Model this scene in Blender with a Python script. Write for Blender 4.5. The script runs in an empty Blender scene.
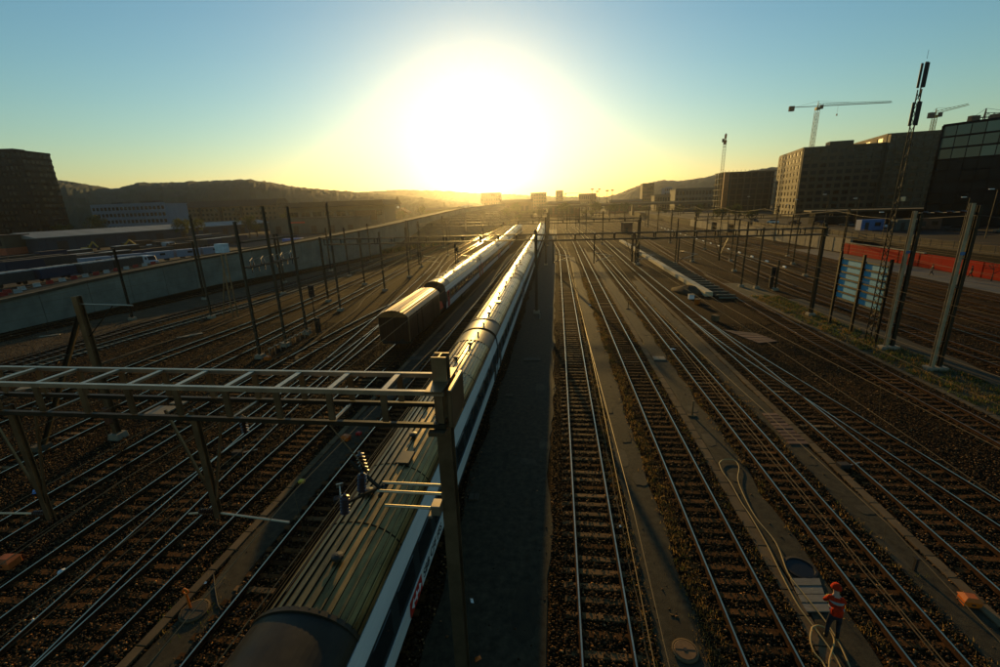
import bpy, bmesh, math, random
import numpy as np
from mathutils import Vector, Matrix

random.seed(7); rng = np.random.default_rng(7)
SC = bpy.context.scene
COL = SC.collection

# ------------------------------------------------------------------ camera
CAM_H = 12.8
YAW, PITCH, ROLL, FPX = -0.131458, 0.282085, 0.032811, 444.55   # from the vanishing points of tracks and masts
def cam_basis():
    cy, sy = math.cos(YAW), math.sin(YAW)
    w = np.array([sy*math.cos(PITCH), cy*math.cos(PITCH), -math.sin(PITCH)])
    r0 = np.array([cy, -sy, 0.0]); d0 = np.cross(w, r0)
    return math.cos(ROLL)*r0+math.sin(ROLL)*d0, -math.sin(ROLL)*r0+math.cos(ROLL)*d0, w
CR, CD, CW = cam_basis()
cam_d = bpy.data.cameras.new('camera'); cam = bpy.data.objects.new('camera', cam_d); COL.objects.link(cam)
cam_d.sensor_fit = 'HORIZONTAL'; cam_d.sensor_width = 36.0; cam_d.lens = 36.0*FPX/1000.0
cam_d.clip_start = 0.1; cam_d.clip_end = 9000
m = Matrix.Identity(4)
for i in range(3):
    m[i][0] = CR[i]; m[i][1] = -CD[i]; m[i][2] = -CW[i]
m[2][3] = CAM_H
cam.matrix_world = m
SC.camera = cam

# ------------------------------------------------------------------ sky, sun, exposure
SUN_AZ, SUN_EL = math.radians(-9.5), math.radians(8.5)          # azimuth from +Y towards +X
world = bpy.data.worlds.new('World'); SC.world = world; world.use_nodes = True
wn = world.node_tree.nodes; wl = world.node_tree.links
wn.clear()
sky = wn.new('ShaderNodeTexSky'); sky.sky_type = 'NISHITA'; sky.sun_disc = False
sky.sun_elevation = SUN_EL; sky.sun_rotation = SUN_AZ
sky.altitude = 400; sky.air_density = 1.5; sky.dust_density = 0.5; sky.ozone_density = 5.0
grade = wn.new('ShaderNodeMix'); grade.data_type = 'RGBA'; grade.blend_type = 'MULTIPLY'; grade.inputs[0].default_value = 1.0
grade.inputs[7].default_value = (1.17, 1.01, 0.76, 1)             # the photograph's white balance
bg = wn.new('ShaderNodeBackground'); bg.inputs[1].default_value = 0.15
wo = wn.new('ShaderNodeOutputWorld')
gam = wn.new('ShaderNodeGamma'); gam.inputs[1].default_value = 1.15                # the photograph's contrast
wl.new(sky.outputs[0], gam.inputs[0]); wl.new(gam.outputs[0], grade.inputs[6]); wl.new(grade.outputs[2], bg.inputs[0]); wl.new(bg.outputs[0], wo.inputs[0])
sun_d = bpy.data.lights.new('sun', 'SUN'); sun_d.energy = 5.0; sun_d.angle = math.radians(0.53); sun_d.color = (1.0, 0.61, 0.17)
sun = bpy.data.objects.new('sun', sun_d); COL.objects.link(sun); sun.location = (0, 0, 300)
sun_dir = Vector((math.sin(SUN_AZ)*math.cos(SUN_EL), math.cos(SUN_AZ)*math.cos(SUN_EL), math.sin(SUN_EL)))
sun.rotation_euler = sun_dir.to_track_quat('Z', 'Y').to_euler()
SC.view_settings.view_transform = 'Standard'; SC.view_settings.look = 'None'
SC.view_settings.exposure = 0.0; SC.view_settings.gamma = 1.0; SC.view_settings.use_curve_mapping = False
SC.render.engine = 'CYCLES'
SC.cycles.use_denoising = True
SC.cycles.max_bounces = 6; SC.cycles.volume_bounces = 0; SC.cycles.sample_clamp_indirect = 4.0
SC.cycles.caustics_reflective = False; SC.cycles.caustics_refractive = False

HAZE_DENSITY, HAZE_G = 0.00011, 0.88

# ------------------------------------------------------------------ pixel helpers (photo pixels, 1000 x 667)
def ray(u, v):
    return CW + (u-500)/FPX*CR + (v-333.5)/FPX*CD
def G(u, v, z=0.0):
    D = ray(u, v); t = (z-CAM_H)/D[2]; return float(D[0]*t), float(D[1]*t)
def at_y(u, v, y):
    D = ray(u, v); t = y/D[1]; return float(D[0]*t), float(y), float(D[2]*t+CAM_H)
def px(x, y, z):
    P = np.array([x, y, z-CAM_H]); zc = P@CW
    if zc < 0.3: return None
    return 500+FPX*(P@CR)/zc, 333.5+FPX*(P@CD)/zc, FPX/zc
def seen(x, y, z=0, mrg=40):
    q = px(x, y, z)
    return q is not None and -mrg < q[0] < 1000+mrg and -mrg < q[1] < 667+mrg

# ------------------------------------------------------------------ materials
MATS = {}
def mat(name, col, rough=0.8, metal=0.0, var=0.25, scale=2.0, bump=0.0, bscale=30.0, obj_var=0.15, col2=None, detail=5, spec=0.22, stretch=None):
    if name in MATS: return MATS[name]
    mt = bpy.data.materials.new(name); mt.use_nodes = True
    n = mt.node_tree.nodes; l = mt.node_tree.links
    b = n['Principled BSDF']
    b.inputs['Roughness'].default_value = rough; b.inputs['Metallic'].default_value = metal
    b.inputs['Specular IOR Level'].default_value = spec
    geo = n.new('ShaderNodeNewGeometry')
    src = geo.outputs['Position']
    if stretch:
        mp = n.new('ShaderNodeMapping'); mp.inputs['Scale'].default_value = stretch; l.new(src, mp.inputs[0]); src = mp.outputs[0]
    nz = n.new('ShaderNodeTexNoise'); nz.inputs['Scale'].default_value = scale; nz.inputs['Detail'].default_value = detail; nz.inputs['Roughness'].default_value = 0.65
    l.new(src, nz.inputs['Vector'])
    mx = n.new('ShaderNodeMix'); mx.data_type = 'RGBA'
    c2 = col2 or tuple(min(1, c*(1+var)) for c in col)
    c1 = tuple(c*(1-var) for c in col)
    mx.inputs[6].default_value = (*c1, 1); mx.inputs[7].default_value = (*c2, 1)
    rmp = n.new('ShaderNodeMapRange'); rmp.inputs[1].default_value = 0.3; rmp.inputs[2].default_value = 0.7
    l.new(nz.outputs['Fac'], rmp.inputs[0]); l.new(rmp.outputs[0], mx.inputs[0])
    out = mx.outputs[2]
    if obj_var:
        oi = n.new('ShaderNodeObjectInfo')
        mr = n.new('ShaderNodeMapRange'); mr.inputs[3].default_value = 1-obj_var; mr.inputs[4].default_value = 1+obj_var
        l.new(oi.outputs['Random'], mr.inputs[0])
        hv = n.new('ShaderNodeVectorMath'); hv.operation = 'SCALE'
        l.new(out, hv.inputs[0]); l.new(mr.outputs[0], hv.inputs['Scale']); out = hv.outputs[0]
    l.new(out, b.inputs['Base Color'])
    rr = n.new('ShaderNodeMapRange'); rr.inputs[3].default_value = max(0.04, rough-0.12); rr.inputs[4].default_value = min(1, rough+0.12)
    l.new(nz.outputs['Fac'], rr.inputs[0]); l.new(rr.outputs[0], b.inputs['Roughness'])
    if bump:
        n2 = n.new('ShaderNodeTexNoise'); n2.inputs['Scale'].default_value = bscale; n2.inputs['Detail'].default_value = 4
        l.new(src, n2.inputs['Vector'])
        bp = n.new('ShaderNodeBump'); bp.inputs['Strength'].default_value = bump; bp.inputs['Distance'].default_value = 0.02
        l.new(n2.outputs['Fac'], bp.inputs['Height']); l.new(bp.outputs[0], b.inputs['Normal'])
    MATS[name] = mt
    return mt

def ballast_mat():
    mt = bpy.data.materials.new('ballast'); mt.use_nodes = True
    n = mt.node_tree.nodes; l = mt.node_tree.links; b = n['Principled BSDF']
    b.inputs['Roughness'].default_value = 0.95; b.inputs['Specular IOR Level'].default_value = 0.04
    geo = n.new('ShaderNodeNewGeometry')
    vo = n.new('ShaderNodeTexVoronoi'); vo.inputs['Scale'].default_value = 15.0
    l.new(geo.outputs['Position'], vo.inputs['Vector'])
    cr = n.new('ShaderNodeValToRGB')
    e = cr.color_ramp.elements; e[0].color = (0.009, 0.0045, 0.0015, 1); e[1].color = (0.14, 0.068, 0.02, 1)
    a = e.new(0.55); a.color = (0.042, 0.018, 0.0045, 1); a = e.new(0.85); a.color = (0.066, 0.031, 0.009, 1)
    sep = n.new('ShaderNodeSeparateColor'); l.new(vo.outputs['Color'], sep.inputs[0]); l.new(sep.outputs[0], cr.inputs[0])
    nz = n.new('ShaderNodeTexNoise'); nz.inputs['Scale'].default_value = 0.22; nz.inputs['Detail'].default_value = 6
    mp = n.new('ShaderNodeMapping'); mp.inputs['Scale'].default_value = (1.6, 0.35, 1)
    l.new(geo.outputs['Position'], mp.inputs[0]); l.new(mp.outputs[0], nz.inputs['Vector'])
    mr = n.new('ShaderNodeMapRange'); mr.inputs[1].default_value = 0.3; mr.inputs[2].default_value = 0.7; mr.inputs[3].default_value = 0.26; mr.inputs[4].default_value = 0.95
    l.new(nz.outputs['Fac'], mr.inputs[0])
    sc = n.new('ShaderNodeVectorMath'); sc.operation = 'SCALE'; l.new(cr.outputs[0], sc.inputs[0]); l.new(mr.outputs[0], sc.inputs['Scale'])
    l.new(sc.outputs[0], b.inputs['Base Color'])
    bp = n.new('ShaderNodeBump'); bp.inputs['Strength'].default_value = 0.9; bp.inputs['Distance'].default_value = 0.05; bp.invert = True
    l.new(vo.outputs['Distance'], bp.inputs['Height']); l.new(bp.outputs[0], b.inputs['Normal'])
    return mt

def attr_mat(name, rough=0.85, leaf=False):
    mt = bpy.data.materials.new(name); mt.use_nodes = True
    n = mt.node_tree.nodes; l = mt.node_tree.links; b = n['Principled BSDF']
    b.inputs['Roughness'].default_value = rough; b.inputs['Specular IOR Level'].default_value = 0.2
    at = n.new('ShaderNodeAttribute'); at.attribute_name = 'tint'; l.new(at.outputs['Color'], b.inputs['Base Color'])
    if leaf:                # thin blades let the low sun shine through
        tr = n.new('ShaderNodeBsdfTranslucent'); mx = n.new('ShaderNodeMixShader'); mx.inputs[0].default_value = 0.5
        sc = n.new('ShaderNodeVectorMath'); sc.operation = 'SCALE'; sc.inputs['Scale'].default_value = 1.6; l.new(at.outputs['Color'], sc.inputs[0]); l.new(sc.outputs[0], tr.inputs[0])
        l.new(b.outputs[0], mx.inputs[1]); l.new(tr.outputs[0], mx.inputs[2]); l.new(mx.outputs[0], n['Material Output'].inputs['Surface'])
    return mt

def glass_mat(name, col, rough=0.08, spec=0.6):
    mt = bpy.data.materials.new(name); mt.use_nodes = True
    n = mt.node_tree.nodes; l = mt.node_tree.links; b = n['Principled BSDF']
    b.inputs['Base Color'].default_value = (*col, 1); b.inputs['Roughness'].default_value = rough
    b.inputs['Specular IOR Level'].default_value = spec
    oi = n.new('ShaderNodeObjectInfo'); mr = n.new('ShaderNodeMapRange'); mr.inputs[3].default_value = 0.4; mr.inputs[4].default_value = 1.6
    l.new(oi.outputs['Random'], mr.inputs[0])
    hv = n.new('ShaderNodeVectorMath'); hv.operation = 'SCALE'; hv.inputs[0].default_value = col
    l.new(mr.outputs[0], hv.inputs['Scale']); l.new(hv.outputs[0], b.inputs['Base Color'])
    MATS[name] = mt
    return mt

M_BALLAST = ballast_mat()
M_PATCH = mat('asphalt_patch', (0.034, 0.025, 0.012), 0.9, var=0.4, scale=2.0, bump=0.5, bscale=60, spec=0.2)
M_ASPH = mat('asphalt', (0.044, 0.034, 0.018), 0.85, var=0.55, scale=3.5, bump=0.6, bscale=45, obj_var=0.1, spec=0.12, detail=9)
M_SAND = mat('sandy_gravel', (0.07, 0.047, 0.025), 0.95, spec=0.05, var=0.35, scale=0.8, bump=0.5, bscale=25)
M_CONC = mat('concrete', (0.22, 0.18, 0.12), 0.85, var=0.25, scale=0.8, bump=0.2, bscale=14)
M_CONC_D = mat('dark_concrete', (0.066, 0.05, 0.03), 0.9, var=0.3, scale=1.0, bump=0.3, bscale=20)
M_TROUGH = mat('trough_concrete', (0.13, 0.085, 0.042), 0.9, spec=0.08, var=0.25, scale=1.2, bump=0.2, bscale=25)
M_WOOD = mat('sleeper_wood', (0.085, 0.036, 0.011), 0.9, spec=0.05, var=0.45, scale=4.0, bump=0.5, bscale=18, obj_var=0.45, stretch=(1, 6, 6))
M_WOODP = mat('sleeper_pale_wood', (0.17, 0.09, 0.034), 0.85, spec=0.08, var=0.4, scale=4.0, bump=0.5, bscale=18, obj_var=0.35, stretch=(1, 6, 6))  # timber in a lighter tone; track A's sunlight is put into the colour
M_SLCONC = mat('sleeper_concrete', (0.10, 0.085, 0.055), 0.8, var=0.25, scale=4.0, bump=0.2, bscale=18, obj_var=0.25)
M_RAILTOP = mat('rail_polished', (0.60, 0.46, 0.29), 0.20, 1.0, var=0.12, scale=3, obj_var=0.0)
M_RAILDULL = mat('rail_dull_top', (0.28, 0.19, 0.12), 0.45, 0.8, var=0.2, scale=3, obj_var=0.0)
M_RUST = mat('rail_rust', (0.045, 0.019, 0.007), 0.9, spec=0.06, var=0.4, scale=5, obj_var=0.1)
M_STEEL = mat('mast_steel', (0.21, 0.155, 0.09), 0.42, 0.85, var=0.25, scale=1.5, obj_var=0.12)
M_STEEL_D = mat('mast_dark_steel', (0.03, 0.022, 0.012), 0.55, 0.35, var=0.3, scale=1.5, obj_var=0.15)
M_POLE = mat('pole_grey', (0.06, 0.046, 0.028), 0.6, 0.3, var=0.25, scale=1.5, obj_var=0.15)
M_GALV = mat('galvanised', (0.36, 0.30, 0.21), 0.4, 0.8, var=0.2, scale=2.0, obj_var=0.12)
M_WIRE = mat('wire_copper', (0.14, 0.10, 0.05), 0.6, 0.5, var=0.1, scale=1.0, obj_var=0.1)
M_PORC = mat('insulator_porcelain', (0.045, 0.02, 0.012), 0.2, var=0.2, scale=4, spec=0.7)
M_BLACK = mat('black_paint', (0.012, 0.012, 0.012), 0.5, var=0.3)
M_WHITE = mat('white_paint', (0.72, 0.72, 0.68), 0.4, var=0.08, scale=1.0, obj_var=0.05)
M_RED = mat('red_paint', (0.45, 0.03, 0.016), 0.45, var=0.15)
M_ORANGE = mat('orange_plastic', (0.5, 0.11, 0.01), 0.45, var=0.15)
M_YELLOW = mat('yellow_plastic', (0.65, 0.42, 0.05), 0.45, var=0.15)
M_BLUEB = mat('blue_board', (0.08, 0.32, 0.48), 0.6, var=0.12, scale=1.2)
M_GRASS = attr_mat('dry_grass', 0.9, leaf=True)
M_STONE = attr_mat('ballast_stone', 0.85)

# ------------------------------------------------------------------ mesh helpers
class MB:
    def __init__(s): s.v = []; s.f = []; s.m = []
    def add(s, vs, fs, mi=0):
        b = len(s.v); s.v.extend([tuple(map(float, q)) for q in vs])
        for f in fs: s.f.append(tuple(i+b for i in f)); s.m.append(mi)
        return s
    def box(s, c, d, rz=0.0, mi=0, taper=1.0):
        hx, hy, hz = d[0]/2, d[1]/2, d[2]/2; cs, sn = math.cos(rz), math.sin(rz)
        vs = []
        for z, t in ((-hz, 1.0), (hz, taper)):
            for x, y in ((-hx, -hy), (hx, -hy), (hx, hy), (-hx, hy)):
                x *= t; y *= t
                vs.append((c[0]+x*cs-y*sn, c[1]+x*sn+y*cs, c[2]+z))
        return s.add(vs, [(3, 2, 1, 0), (4, 5, 6, 7), (0, 1, 5, 4), (1, 2, 6, 5), (2, 3, 7, 6), (3, 0, 4, 7)], mi)
    def bar(s, p, q, w, h=None, mi=0, up=(0, 0, 1)):
        h = h or w; p = Vector(p); q = Vector(q); d = (q-p).normalized(); u = Vector(up)
        if abs(d.dot(u)) > 0.98: u = Vector((0, 1, 0))
        sx = d.cross(u).normalized(); sz = sx.cross(d).normalized()
        vs = []
        for e in (p, q):
            for a, b in ((-1, -1), (1, -1), (1, 1), (-1, 1)): vs.append(e+sx*(a*w/2)+sz*(b*h/2))
        return s.add(vs, [(0, 1, 2, 3), (7, 6, 5, 4), (0, 4, 5, 1), (1, 5, 6, 2), (2, 6, 7, 3), (3, 7, 4, 0)], mi)
    def ibar(s, p, q, w, h, t=0.022, mi=0, up=(0, 0, 1)):
        """H / I section between two points"""
        p = Vector(p); q = Vector(q); d = (q-p).normalized(); u = Vector(up)
        if abs(d.dot(u)) > 0.98: u = Vector((0, 1, 0))
        sx = d.cross(u).normalized(); sz = sx.cross(d).normalized()
        for o in (h/2-t/2, -h/2+t/2): s.bar(p+sz*o, q+sz*o, w, t, mi, sz)
        return s.bar(p, q, t, h-2*t-0.002, mi, sz)
    def tube(s, pts, r, n=6, mi=0, cap=True):
        pts = [Vector(q) for q in pts]; rs = r if isinstance(r, (list, tuple)) else [r]*len(pts)
        b = len(s.v); prev = None
        for i, q in enumerate(pts):
            d = (pts[min(i+1, len(pts)-1)]-pts[max(i-1, 0)]).normalized()
            u = prev or (Vector((0, 0, 1)) if abs(d.z) < 0.95 else Vector((0, 1, 0)))
            sx = d.cross(u).normalized(); sz = sx.cross(d).normalized(); prev = sz
            for k in range(n):
                a = 2*math.pi*k/n; w = q+(sx*math.cos(a)+sz*math.sin(a))*rs[i]; s.v.append(tuple(w))
        for i in range(len(pts)-1):
            for k in range(n):
                s.f.append((b+i*n+k, b+(i+1)*n+k, b+(i+1)*n+(k+1) % n, b+i*n+(k+1) % n)); s.m.append(mi)
        if cap:
            s.f.append(tuple(b+k for k in range(n))); s.m.append(mi)
            e = b+(len(pts)-1)*n; s.f.append(tuple(e+k for k in reversed(range(n)))); s.m.append(mi)
        return s
    def lathe(s, c, prof, n=12, mi=0, axis='z'):
        b = len(s.v)
        for r, z in prof:
            for k in range(n):
                a = 2*math.pi*k/n; x, y = r*math.cos(a), r*math.sin(a)
                if axis == 'z': s.v.append((c[0]+x, c[1]+y, c[2]+z))
                elif axis == 'x': s.v.append((c[0]+z, c[1]+x, c[2]+y))
                else: s.v.append((c[0]+x, c[1]+z, c[2]+y))
        for i in range(len(prof)-1):
            for k in range(n):
                s.f.append((b+i*n+k, b+i*n+(k+1) % n, b+(i+1)*n+(k+1) % n, b+(i+1)*n+k)); s.m.append(mi)
        s.f.append(tuple(b+k for k in reversed(range(n)))); s.m.append(mi)
        e = b+(len(prof)-1)*n; s.f.append(tuple(e+k for k in range(n))); s.m.append(mi)
        return s
    def prism(s, prof, y0, y1, mi=0, caps=True):
        """closed profile in x,z extruded along y"""
        n = len(prof); b = len(s.v)
        for y in (y0, y1):
            for x, z in prof: s.v.append((x, y, z))
        for k in range(n): s.f.append((b+k, b+(k+1) % n, b+n+(k+1) % n, b+n+k)); s.m.append(mi)
        if caps:
            s.f.append(tuple(b+k for k in reversed(range(n)))); s.m.append(mi)
            s.f.append(tuple(b+n+k for k in range(n))); s.m.append(mi)
        return s
    def mesh(s, name, mats, smooth=False, bevel=0):
        me = bpy.data.meshes.new(name); me.from_pydata(s.v, [], s.f)
        for q in (mats if isinstance(mats, (list, tuple)) else [mats]): me.materials.append(q)
        if len(me.materials) > 1: me.polygons.foreach_set('material_index', s.m)
        bm = bmesh.new(); bm.from_mesh(me); bmesh.ops.recalc_face_normals(bm, faces=bm.faces)
        if bevel: bmesh.ops.bevel(bm, geom=bm.edges[:], offset=bevel, segments=1, affect='EDGES', clamp_overlap=True)
        bm.to_mesh(me); bm.free()
        if smooth: me.polygons.foreach_set('use_smooth', [True]*len(me.polygons))
        me.update(); return me
    def build(s, name, mats, parent=None, **k):
        return link(name, s.mesh(name, mats, **k), parent)

def link(name, me, parent=None, loc=None, rz=None):
    o = bpy.data.objects.new(name, me); COL.objects.link(o)
    if parent: o.parent = parent
    if loc: o.location = loc
    if rz is not None: o.rotation_euler = (0, 0, rz)
    return o
def tag(o, label=None, cat=None, group=None, kind=None):
    if label: o['label'] = label
    if cat: o['category'] = cat
    if group: o['group'] = group
    if kind: o['kind'] = kind
    return o
def thing(name, label, cat, loc=(0, 0, 0), rz=0.0, group=None):
    o = bpy.data.objects.new(name, None); COL.objects.link(o); o.location = loc; o.rotation_euler = (0, 0, rz); o.empty_display_size = 0.3
    return tag(o, label, cat, group)
def struct(name, mb, mats, **k): return tag(mb.build(name, mats, **k), kind='structure')
def kids(o): return [c for c in bpy.data.objects if c.parent is o]
CHILD = {}
def copy_tree(o, parent=None):
    c = o.copy(); COL.objects.link(c); c.parent = parent
    for ch in o.children: copy_tree(ch, c)
    return c
def dup(root, loc, rz=None, label=None, group=None):
    c = copy_tree(root); c.location = loc
    if rz is not None: c.rotation_euler = (0, 0, rz)
    if label: c['label'] = label
    if group: c['group'] = group
    return c
def set_tint(me, cols):
    a = me.color_attributes.new('tint', 'FLOAT_COLOR', 'POINT'); a.data.foreach_set('color', np.asarray(cols, np.float32).ravel())

ORD = ['first', 'second', 'third', 'fourth', 'fifth', 'sixth', 'seventh', 'eighth', 'ninth', 'tenth', 'eleventh', 'twelfth', 'thirteenth', 'fourteenth', 'fifteenth', 'sixteenth', 'seventeenth', 'eighteenth', 'nineteenth', 'twentieth']
ORD += ['twenty-'+q for q in ORD[:9]]+['thirtieth']+['thirty-'+q for q in ORD[:9]]
def curve(ctrl):
    """x as a smooth function of y through (y, x) control points"""
    ys = np.array([c[0] for c in ctrl], float); xs = np.array([c[1] for c in ctrl], float)
    d = np.diff(xs)/np.diff(ys); t = np.zeros(len(xs)); t[0] = d[0]; t[-1] = d[-1]
    for i in range(1, len(xs)-1): t[i] = 0 if d[i-1]*d[i] <= 0 else 2*d[i-1]*d[i]/(d[i-1]+d[i])
    def f(y):
        y = np.clip(np.asarray(y, float), ys[0], ys[-1]); i = np.clip(np.searchsorted(ys, y, 'right')-1, 0, len(ys)-2)
        h = ys[i+1]-ys[i]; u = (y-ys[i])/h
        return (2*u**3-3*u**2+1)*xs[i]+(u**3-2*u**2+u)*h*t[i]+(-2*u**3+3*u**2)*xs[i+1]+(u**3-u**2)*h*t[i+1]
    return f

# ------------------------------------------------------------------ ground, hills, haze
g = MB()
gx = [-1400, -900, -300, -120, -60, -30, 0, 30, 60, 120, 300, 900, 1400]; gy = [-120, -20, 0, 30, 60, 120, 300, 900, 1480]
g.v = [(x, y, 0) for y in gy for x in gx]
for j in range(len(gy)-1):
    for i in range(len(gx)-1):
        a = j*len(gx)+i; g.f.append((a, a+1, a+len(gx)+1, a+len(gx))); g.m.append(0)
struct('ground', g, M_BALLAST)

def hill(name, R, prof, col, label=None, depth=200, seed=1):
    azs = np.radians(np.arange(prof[0][0], prof[-1][0]+0.01, 0.22)); el = np.interp(np.degrees(azs), [q[0] for q in prof], [q[1] for q in prof])
    rg = np.random.default_rng(seed)
    n = len(azs); rows = 26; vs = []; fs = []
    ts = np.linspace(0, 1, rows)
    bump = rg.normal(0, 1, (rows, n)); k = np.array([0.25, 0.5, 0.25])
    for r_ in range(rows): bump[r_] = 0.5*bump[r_]+np.convolve(np.pad(bump[r_], 1, 'edge'), k, 'valid')
    for j, t in enumerate(ts):
        rad = R-depth+t*depth*1.6; q = min(1.0, t*1.6)
        prf = math.sin(q*math.pi/2)**0.9 if t*1.6 <= 1 else max(0, 1-(t*1.6-1)*1.2)
        top = CAM_H+R*np.tan(np.radians(el))
        z = top*prf + bump[j]*R*0.0006*(1 if 0 < j < rows-1 else 0)
        for i in range(n): vs.append((rad*math.sin(azs[i]), rad*math.cos(azs[i]), float(z[i])-(0.5 if j in (0, rows-1) else 0)))
    for j in range(rows-1):
        for i in range(n-1): a = j*n+i; fs.append((a, a+1, a+n+1, a+n))
    mb = MB(); mb.v = vs; mb.f = fs; mb.m = [0]*len(fs)
    struct(name, mb, mat('forest_'+name+str(seed), col, 0.95, var=0.6, scale=0.06, bump=1.0, bscale=0.25, obj_var=0))
hill('hill', 620, [(-78, 2.6), (-60, 3.0), (-51, 3.35), (-49.1, 3.1), (-46.5, 2.5), (-44.5, 3.05), (-39.5, 3.2), (-34.9, 3.4), (-30, 2.5), (-24.8, 1.95), (-20, 1.5), (-16, 1.05), (-12, 0.45), (-9, 0.1)], (0.010, 0.022, 0.008), seed=1)
hill('hill', 1250, [(-30, 1.9), (-24, 1.9), (-19, 2.06), (-14.3, 1.82), (-9.4, 1.33), (-4.5, 1.05), (0.4, 0.66), (5, 0.5), (8, 0.4)], (0.03, 0.042, 0.018), seed=2)
hill('hill', 1050, [(4, 0.4), (6, 0.5), (7.5, 0.87), (9.7, 1.69), (12.4, 2.12), (14, 1.85), (16.1, 2.15), (18.6, 2.4), (25, 3.0), (36, 3.2), (48, 3.2)], (0.03, 0.042, 0.02), seed=3)

hz = MB(); hz.box((0, 660, 44.5), (3000, 1720, 91))
hm = bpy.data.materials.new('haze_air'); hm.use_nodes = True; hn = hm.node_tree.nodes; hn.clear()
ho = hn.new('ShaderNodeOutputMaterial'); hv = hn.new('ShaderNodeVolumePrincipled')
hv.inputs['Color'].default_value = (0.94, 0.95, 0.96, 1); hv.inputs['Density'].default_value = HAZE_DENSITY; hv.inputs['Anisotropy'].default_value = HAZE_G
hm.node_tree.links.new(hv.outputs[0], ho.inputs['Volume'])
tag(hz.build('haze', hm), 'warm hazy evening air over the whole railway yard', 'haze', kind='stuff')

# ------------------------------------------------------------------ tracks
RAIL_PROF = [(-0.07, 0), (0.07, 0), (0.07, 0.018), (0.012, 0.04), (0.012, 0.112), (0.036, 0.122), (0.036, 0.152), (0.024, 0.160), (-0.024, 0.160), (-0.036, 0.152), (-0.036, 0.122), (-0.012, 0.112), (-0.012, 0.04), (-0.07, 0.018)]
def yset(y0, y1):
    a = list(np.arange(y0, min(y1, 200), 4.0))+list(np.arange(200, y1, 14.0))
    return np.array([q for q in a if y0 <= q < y1]+[y1])
def sweep(mb, f, off, y0, y1, prof, z0, top=None):
    ys = yset(y0, y1); xs = f(ys); dx = np.gradient(xs, ys); b = len(mb.v); n = len(prof)
    for y, x, s in zip(ys, xs, dx):
        c = 1/math.sqrt(1+s*s)
        for a, z in prof: mb.v.append((x+(off+a)*c, y-(off+a)*c*s, z0+z))
    for i in range(len(ys)-1):
        for k in range(n):
            mb.f.append((b+i*n+k, b+i*n+(k+1) % n, b+(i+1)*n+(k+1) % n, b+(i+1)*n+k)); mb.m.append(1 if top and k in top else 0)
    mb.f.append(tuple(b+k for k in range(n))); mb.m.append(0)
    e = b+(len(ys)-1)*n; mb.f.append(tuple(e+k for k in reversed(range(n)))); mb.m.append(0)
def sleeper_mesh(name, L, W, m_):
    mb = MB(); h = 0.13
    mb.add([(-L/2, -W/2, -h), (L/2, -W/2, -h), (L/2, W/2, -h), (-L/2, W/2, -h), (-L/2+.01, -W/2+.015, 0), (L/2-.01, -W/2+.015, 0), (L/2-.01, W/2-.015, 0), (-L/2+.01, W/2-.015, 0)],
           [(3, 2, 1, 0), (4, 5, 6, 7), (0, 1, 5, 4), (1, 2, 6, 5), (2, 3, 7, 6), (3, 0, 4, 7)])
    for sx in (-1, 1):      # tie plates under the rails
        mb.box((sx*0.753, 0, 0.006), (0.30, W*0.62, 0.012))
        for q in (-.105, .105): mb.box((sx*0.753+q, 0, 0.03), (0.05, 0.09, 0.04))
    return mb.mesh(name, m_)
SL_WOOD = [sleeper_mesh('sleeper_timber', l_, w_, M_WOOD) for l_, w_ in ((2.5, .25), (2.45, .24), (2.56, .26))]
SL_PALE = [sleeper_mesh('sleeper_pale_timber', l_, w_, M_WOODP) for l_, w_ in ((2.5, .25), (2.46, .24))]
SL_CONC = [sleeper_mesh('sleeper_pale', 2.4, .24, M_SLCONC)]
TRACKS = {}
def track(key, ctrl, label, y_ind=60, y_stuff=170, y1=520, conc=False, dull=False, y0=None):
    f = curve(ctrl); TRACKS[key] = f
    y0 = y0 if y0 is not None else ctrl[0][0]
    t = thing('railway_track', label, 'railway track', (0, 0, 0), group='railway tracks of the yard')
    for s in (-1, 1):
        mb = MB(); sweep(mb, f, s*0.753, y0, y1, RAIL_PROF, 0.052, top=(7,))
        mb.build('rail', [M_RUST, M_RAILDULL if dull else M_RAILTOP], t)
    rest = MB(); ys = np.arange(y0+0.3, y_stuff, 0.62); k = 0
    for y in ys:
        yy = y+random.uniform(-.03, .03); x = float(f(yy)); sl = float((f(yy+.5)-f(yy-.5)))
        rz = -math.atan(sl)+random.uniform(-.012, .012)
        if yy < y_ind:
            if not (seen(x-1.2, yy, 0, 180) or seen(x+1.2, yy, 0, 180)): continue
            link('sleeper', random.choice(SL_CONC if conc else (SL_PALE if (key == 'A' and random.random() < .85) or random.random() < .05 else SL_WOOD)), t, (x+random.uniform(-.03, .03), yy, 0.05+random.uniform(-.012, .006)), rz); k += 1
        else:
            rest.box((x, yy, 0.0), (2.5, 0.25, 0.1), rz)
    if rest.v: tag(rest.build('distant_sleepers', M_SLCONC if conc else M_WOOD, t), kind='stuff')
    return t
TK = []
track('T', [(2, -5.7), (150, -5.7), (240, -7.2), (600, -8)], 'track under the silver passenger train with its row of ribbed roofs', y_ind=20, y_stuff=60)
track('A', [(3, 1.53), (112, 1.53), (165, -0.7), (290, -1.5), (600, -2)], 'empty track just right of the broad asphalt strip beside the train', 75)
track('B', [(3, 6.1), (140, 6.1), (200, 5.2), (290, 3.2), (600, 1.5)], 'second empty track right of the asphalt strip, edged with golden weeds', 75)
track('C', [(3, 10.6), (120, 10.7), (200, 10), (300, 7.5), (600, 4.5)], 'third track right of the train, beside the orange worker', 70)
track('D', [(3, 15.15), (80, 15.15), (155, 15.6), (300, 12.5), (600, 8)], 'straight track right of the worn plank pad, joined by a turnout', 62)
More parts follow.
